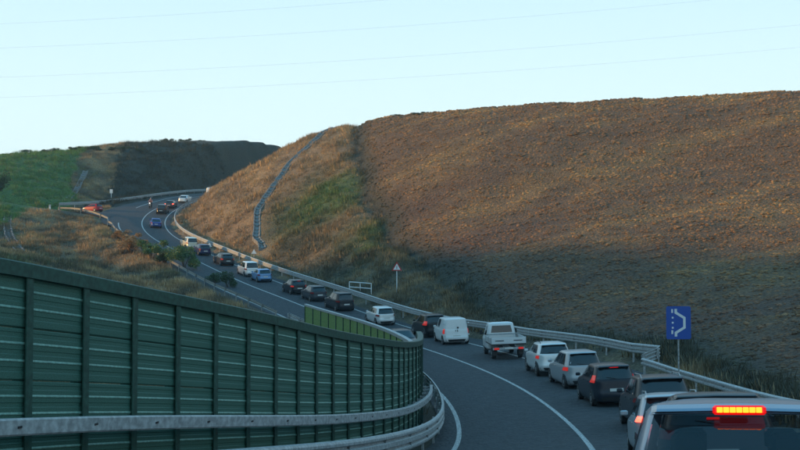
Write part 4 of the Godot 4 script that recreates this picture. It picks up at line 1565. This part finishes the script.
func build_plants() -> void:
	var forms := []
	for k in 4:
		var r := RandomNumberGenerator.new()
		r.seed = 30 + k
		var blobs := []
		for i in 9:
			blobs.append([Vector3(r.randfn() * 0.42, 0.35 + r.randf() * 0.75, r.randfn() * 0.42), Vector3.ONE * r.randf_range(0.22, 0.42)])
		forms.append([leaf_crown(60 + k, blobs, 3200, 0.05), stem_mesh(1.0, 80 + k)])
	# [x, distance, width scale, height scale, form, material, name, label]
	var list := [
		[-32.5, 143, 2.6, 2.0, 0, "leaf", "bush", "larger green bush on the dry bank above the dark green barrier"],
		[-26.3, 134, 2.1, 2.4, 1, "leaf", "bush", "green bush at the road edge below the dark estate"],
		[-29.5, 138, 2.2, 1.5, 2, "leaf_dark", "bush", "low dark bush between the two green bushes"],
		[-35.8, 147, 2.4, 1.6, 3, "leaf_dry", "bush", "rusty dry bush left of the larger green bush"],
		[-38.6, 156, 2.2, 1.4, 0, "leaf_dry", "bush", "dry bush below the weathered rail, right of the bank"],
		[-41.2, 161, 1.8, 1.1, 2, "leaf_dry", "bush", "small dry bush close under the weathered rail end"],
		[-18.7, 119, 1.2, 1.5, 1, "leaf_dark", "bush", "small dark bush by the verge left of the light green barrier"],
		[-20.6, 123, 1.4, 1.0, 3, "leaf_dark", "bush", "low dark bush on the verge below the light blue car"],
		[-68.8, 187, 2.2, 4.2, 2, "leaf_dark", "tree", "dark tree cut off by the left edge of the picture"],
		[3.0, 182, 1.3, 0.45, 0, "leaf_dark", "bush", "small bush on the skyline where the ridge meets the field"],
		[-0.4, 186, 1.0, 0.35, 1, "leaf_dark", "bush", "tiny bush on the skyline left of the field corner"]]
	for l in list:
		var o := thing(l[6], l[7], "tree" if l[6] == "tree" else "bush", on_ground(l[0], l[1]) + Vector3.DOWN * 0.05)
		var c := put("crown", forms[l[4]][0], mats[l[5]], o)
		c.scale = Vector3(l[2], l[3], l[2])
		var t := put("trunk", forms[l[4]][1], mats.bark, o)
		t.scale = Vector3(l[2], l[3], l[2])
	# low trees along the far skylines
	var sky_list := []
	for k in 9: sky_list.append([-88.0 + k * 3.6 + rng.randf() * 1.5, 243.0 + k * 0.7, 0.6 + rng.randf() * 0.6])
	for k in 14: sky_list.append([-66.0 + k * 3.4 + rng.randf() * 1.5, 268.0 + k * 4.6, 0.5 + rng.randf() * 0.7])
	var n := 0
	for s in sky_list:
		var left: bool = s[1] < 255
		var nth: String = ["first", "second", "third", "fourth", "fifth", "sixth", "seventh", "eighth", "ninth", "tenth", "eleventh", "twelfth", "thirteenth", "fourteenth"][n if left else n - 9]
		var o := thing("hedge_shrub", (nth + " low shrub from the left on the green field's skyline") if left else (nth + " low shrub from the left on the dark far hill's skyline"), "shrub", on_ground(s[0], s[1]) + Vector3.DOWN * 0.15, "shrubs on the green field's skyline" if left else "shrubs on the dark hill's skyline")
		var c := put("crown", forms[n % 4][0], mats.leaf_dark, o)
		c.scale = Vector3(s[2] * 1.8, s[2], s[2] * 1.8)
		var t := put("trunk", forms[n % 4][1], mats.bark, o)
		t.scale = Vector3(s[2] * 1.8, s[2], s[2] * 1.8)
		n += 1

func tuft_mesh(seed_i: int, blades: int, lean: float) -> ArrayMesh:
	var r := RandomNumberGenerator.new()
	r.seed = seed_i
	var st := begin()
	for i in blades:
		var a := r.randf() * TAU
		var b := Vector3(r.randfn() * 0.22, -0.05, r.randfn() * 0.22)
		var out := Vector3(cos(a), 0, sin(a))
		var sd := out.cross(Vector3.UP) * 0.028
		var h := r.randf_range(0.35, 1.0)
		var t := b + out * lean * h * r.randf() + Vector3.UP * h
		tri(st, b - sd, t, b + sd)
	return done(st)

func scatter(called: String, label: String, category: String, mesh: Mesh, m: Material, spots: Array) -> void:
	var mm := MultiMesh.new()
	mm.transform_format = MultiMesh.TRANSFORM_3D
	mm.use_colors = true
	mm.mesh = mesh
	mm.instance_count = spots.size()
	for i in spots.size():
		mm.set_instance_transform(i, spots[i][0])
		mm.set_instance_color(i, spots[i][1])
	var o := MultiMeshInstance3D.new()
	o.name = numbered(called)
	o.multimesh = mm
	o.material_override = m
	add_child(o, true)
	tag(o, label, category, "", "stuff")

func build_cover() -> void:
	# grass on the banks, clods on the ploughed field, inside the cone that the road traveller sees
	var grass_spots := []
	var green_spots := []
	var clod_spots := []
	var tries := 0
	while tries < 190000:
		tries += 1
		var d := 30.0 + 235.0 * pow(rng.randf(), 0.8)
		var x := rng.randf_range(-0.46, 0.46) * d
		var q := locate(x, d)
		if q.y > edge_l(q.x) - 1.0 and q.y < edge_r(q.x) + 1.3: continue
		if q.y < 0 and d > 186 and d < 202 and x < -44: continue
		var soil := q.y > 0 and x > field_edge(d) + 0.5
		if soil and rng.randf() < 0.2: continue
		var c := ground_colour(x, d)
		var y := ground_y(x, d)
		if soil:
			if d > 190: continue
			var s := rng.randf_range(0.03, 0.11) * (0.6 + rng.randf() * 0.8) * (0.6 + d / 160.0)
			var b := Basis.from_euler(Vector3(rng.randf() * TAU, rng.randf() * TAU, 0)).scaled(Vector3(s * 1.4, s * 0.8, s))
			c = c * rng.randf_range(0.6, 1.25)
			clod_spots.append([Transform3D(b, Vector3(x, y, -d)), c])
		else:
			if absf(x - drain_x(d)) < 1.0 and q.y > 0 and d > 143 and d < 192: continue
			var patchy := nz2.get_noise_2d(x * 9.0, d * 9.0)
			if patchy < -0.15 and rng.randf() < 0.7: continue
			var dark := q.x > 205 and q.y < 0 and x > -60
			var h := rng.randf_range(0.2, 0.75) * (1.0 + maxf(patchy, 0.0)) * (0.7 if q.x < -61 else 1.0)
			var b := Basis(Vector3.UP, rng.randf() * TAU).scaled(Vector3(h * 1.6, h, h * 1.6))
			c = c * rng.randf_range(0.65, 1.3)
			if not dark and rng.randf() < 0.12: c = c.lerp(Color(0.42, 0.30, 0.16), 0.6)
			c.a = 1.0
			(grass_spots if c.r > c.g else green_spots).append([Transform3D(b, Vector3(x, y, -d)), c])
	scatter("dry_grass", "dry tan grass covering the banks beside the road", "grass", tuft_mesh(1, 16, 0.55), mats.grass, grass_spots)
	scatter("green_grass", "green grass on the shoulder of the ridge and the left bank", "grass", tuft_mesh(2, 18, 0.7), mats.grass, green_spots)
	var st := begin()
	var r := RandomNumberGenerator.new()
	r.seed = 9
	var rings := []
	for k in 4:
		var a := -1.25 + 2.5 * k / 3.0
		var ring := []
		for j in 6: ring.append(Vector3(cos(TAU * j / 6) * cos(a), sin(a), sin(TAU * j / 6) * cos(a)) * r.randf_range(0.75, 1.2))
		rings.append(ring)
	loft(st, rings)
	scatter("soil_clods", "clods of turned brown soil on the ploughed hill", "soil", done(st), mats.clod, clod_spots)

func build_objects() -> void:
	build_rails()
	build_signs()
	build_drains()
	build_vehicles()
	build_plants()
	build_wires()
	build_cover()

func _ready() -> void:
	rng.seed = 7
	nz.seed = 3; nz.frequency = 0.02; nz.fractal_octaves = 4
	nz2.seed = 5; nz2.frequency = 0.02; nz2.fractal_octaves = 3
	# camera: in a car of the queue, eye 1.7 m above the road
	var cam := Camera3D.new()
	cam.name = "camera"
	cam.position = Vector3(0, 1.7, 0)
	cam.rotation_degrees = Vector3(2.34, 0, 0)
	cam.fov = 23.12
	cam.near = 0.2
	cam.far = 6000
	add_child(cam)
	cam.current = true
	# sky and sun
	var sky_m := ProceduralSkyMaterial.new()
	sky_m.sky_top_color = Color(0.32, 0.63, 0.80)
	sky_m.sky_horizon_color = Color(0.86, 0.925, 0.91)
	sky_m.sky_curve = 0.32
	sky_m.ground_horizon_color = Color(0.60, 0.62, 0.58)
	sky_m.ground_bottom_color = Color(0.25, 0.24, 0.2)
	sky_m.sun_angle_max = 2.0
	var sky := Sky.new()
	sky.sky_material = sky_m
	var env := Environment.new()
	env.background_mode = Environment.BG_SKY
	env.sky = sky
	env.tonemap_mode = Environment.TONE_MAPPER_LINEAR
	env.tonemap_exposure = 1.55
	env.sdfgi_enabled = true
	env.ssao_enabled = true
	env.ssil_enabled = true
	env.fog_enabled = true
	env.fog_density = 0.00028
	env.fog_light_color = Color(0.75, 0.86, 0.9)
	var we := WorldEnvironment.new()
	we.name = "environment"
	we.environment = env
	add_child(we)
	var sun := DirectionalLight3D.new()
	sun.name = "sun"
	var to_sun := Vector3(-1.0, 0.165, 0.12).normalized()
	sun.basis = Basis.looking_at(-to_sun, Vector3.UP)
	sun.light_color = Color(1.0, 0.77, 0.47)
	sun.light_energy = 1.1
	sun.light_angular_distance = 2.0
	sun.shadow_enabled = true
	add_child(sun)
	build_materials()
	build_tables()
	solve_land()
	build_grid()
	build_ground()
	build_road()
	build_objects()
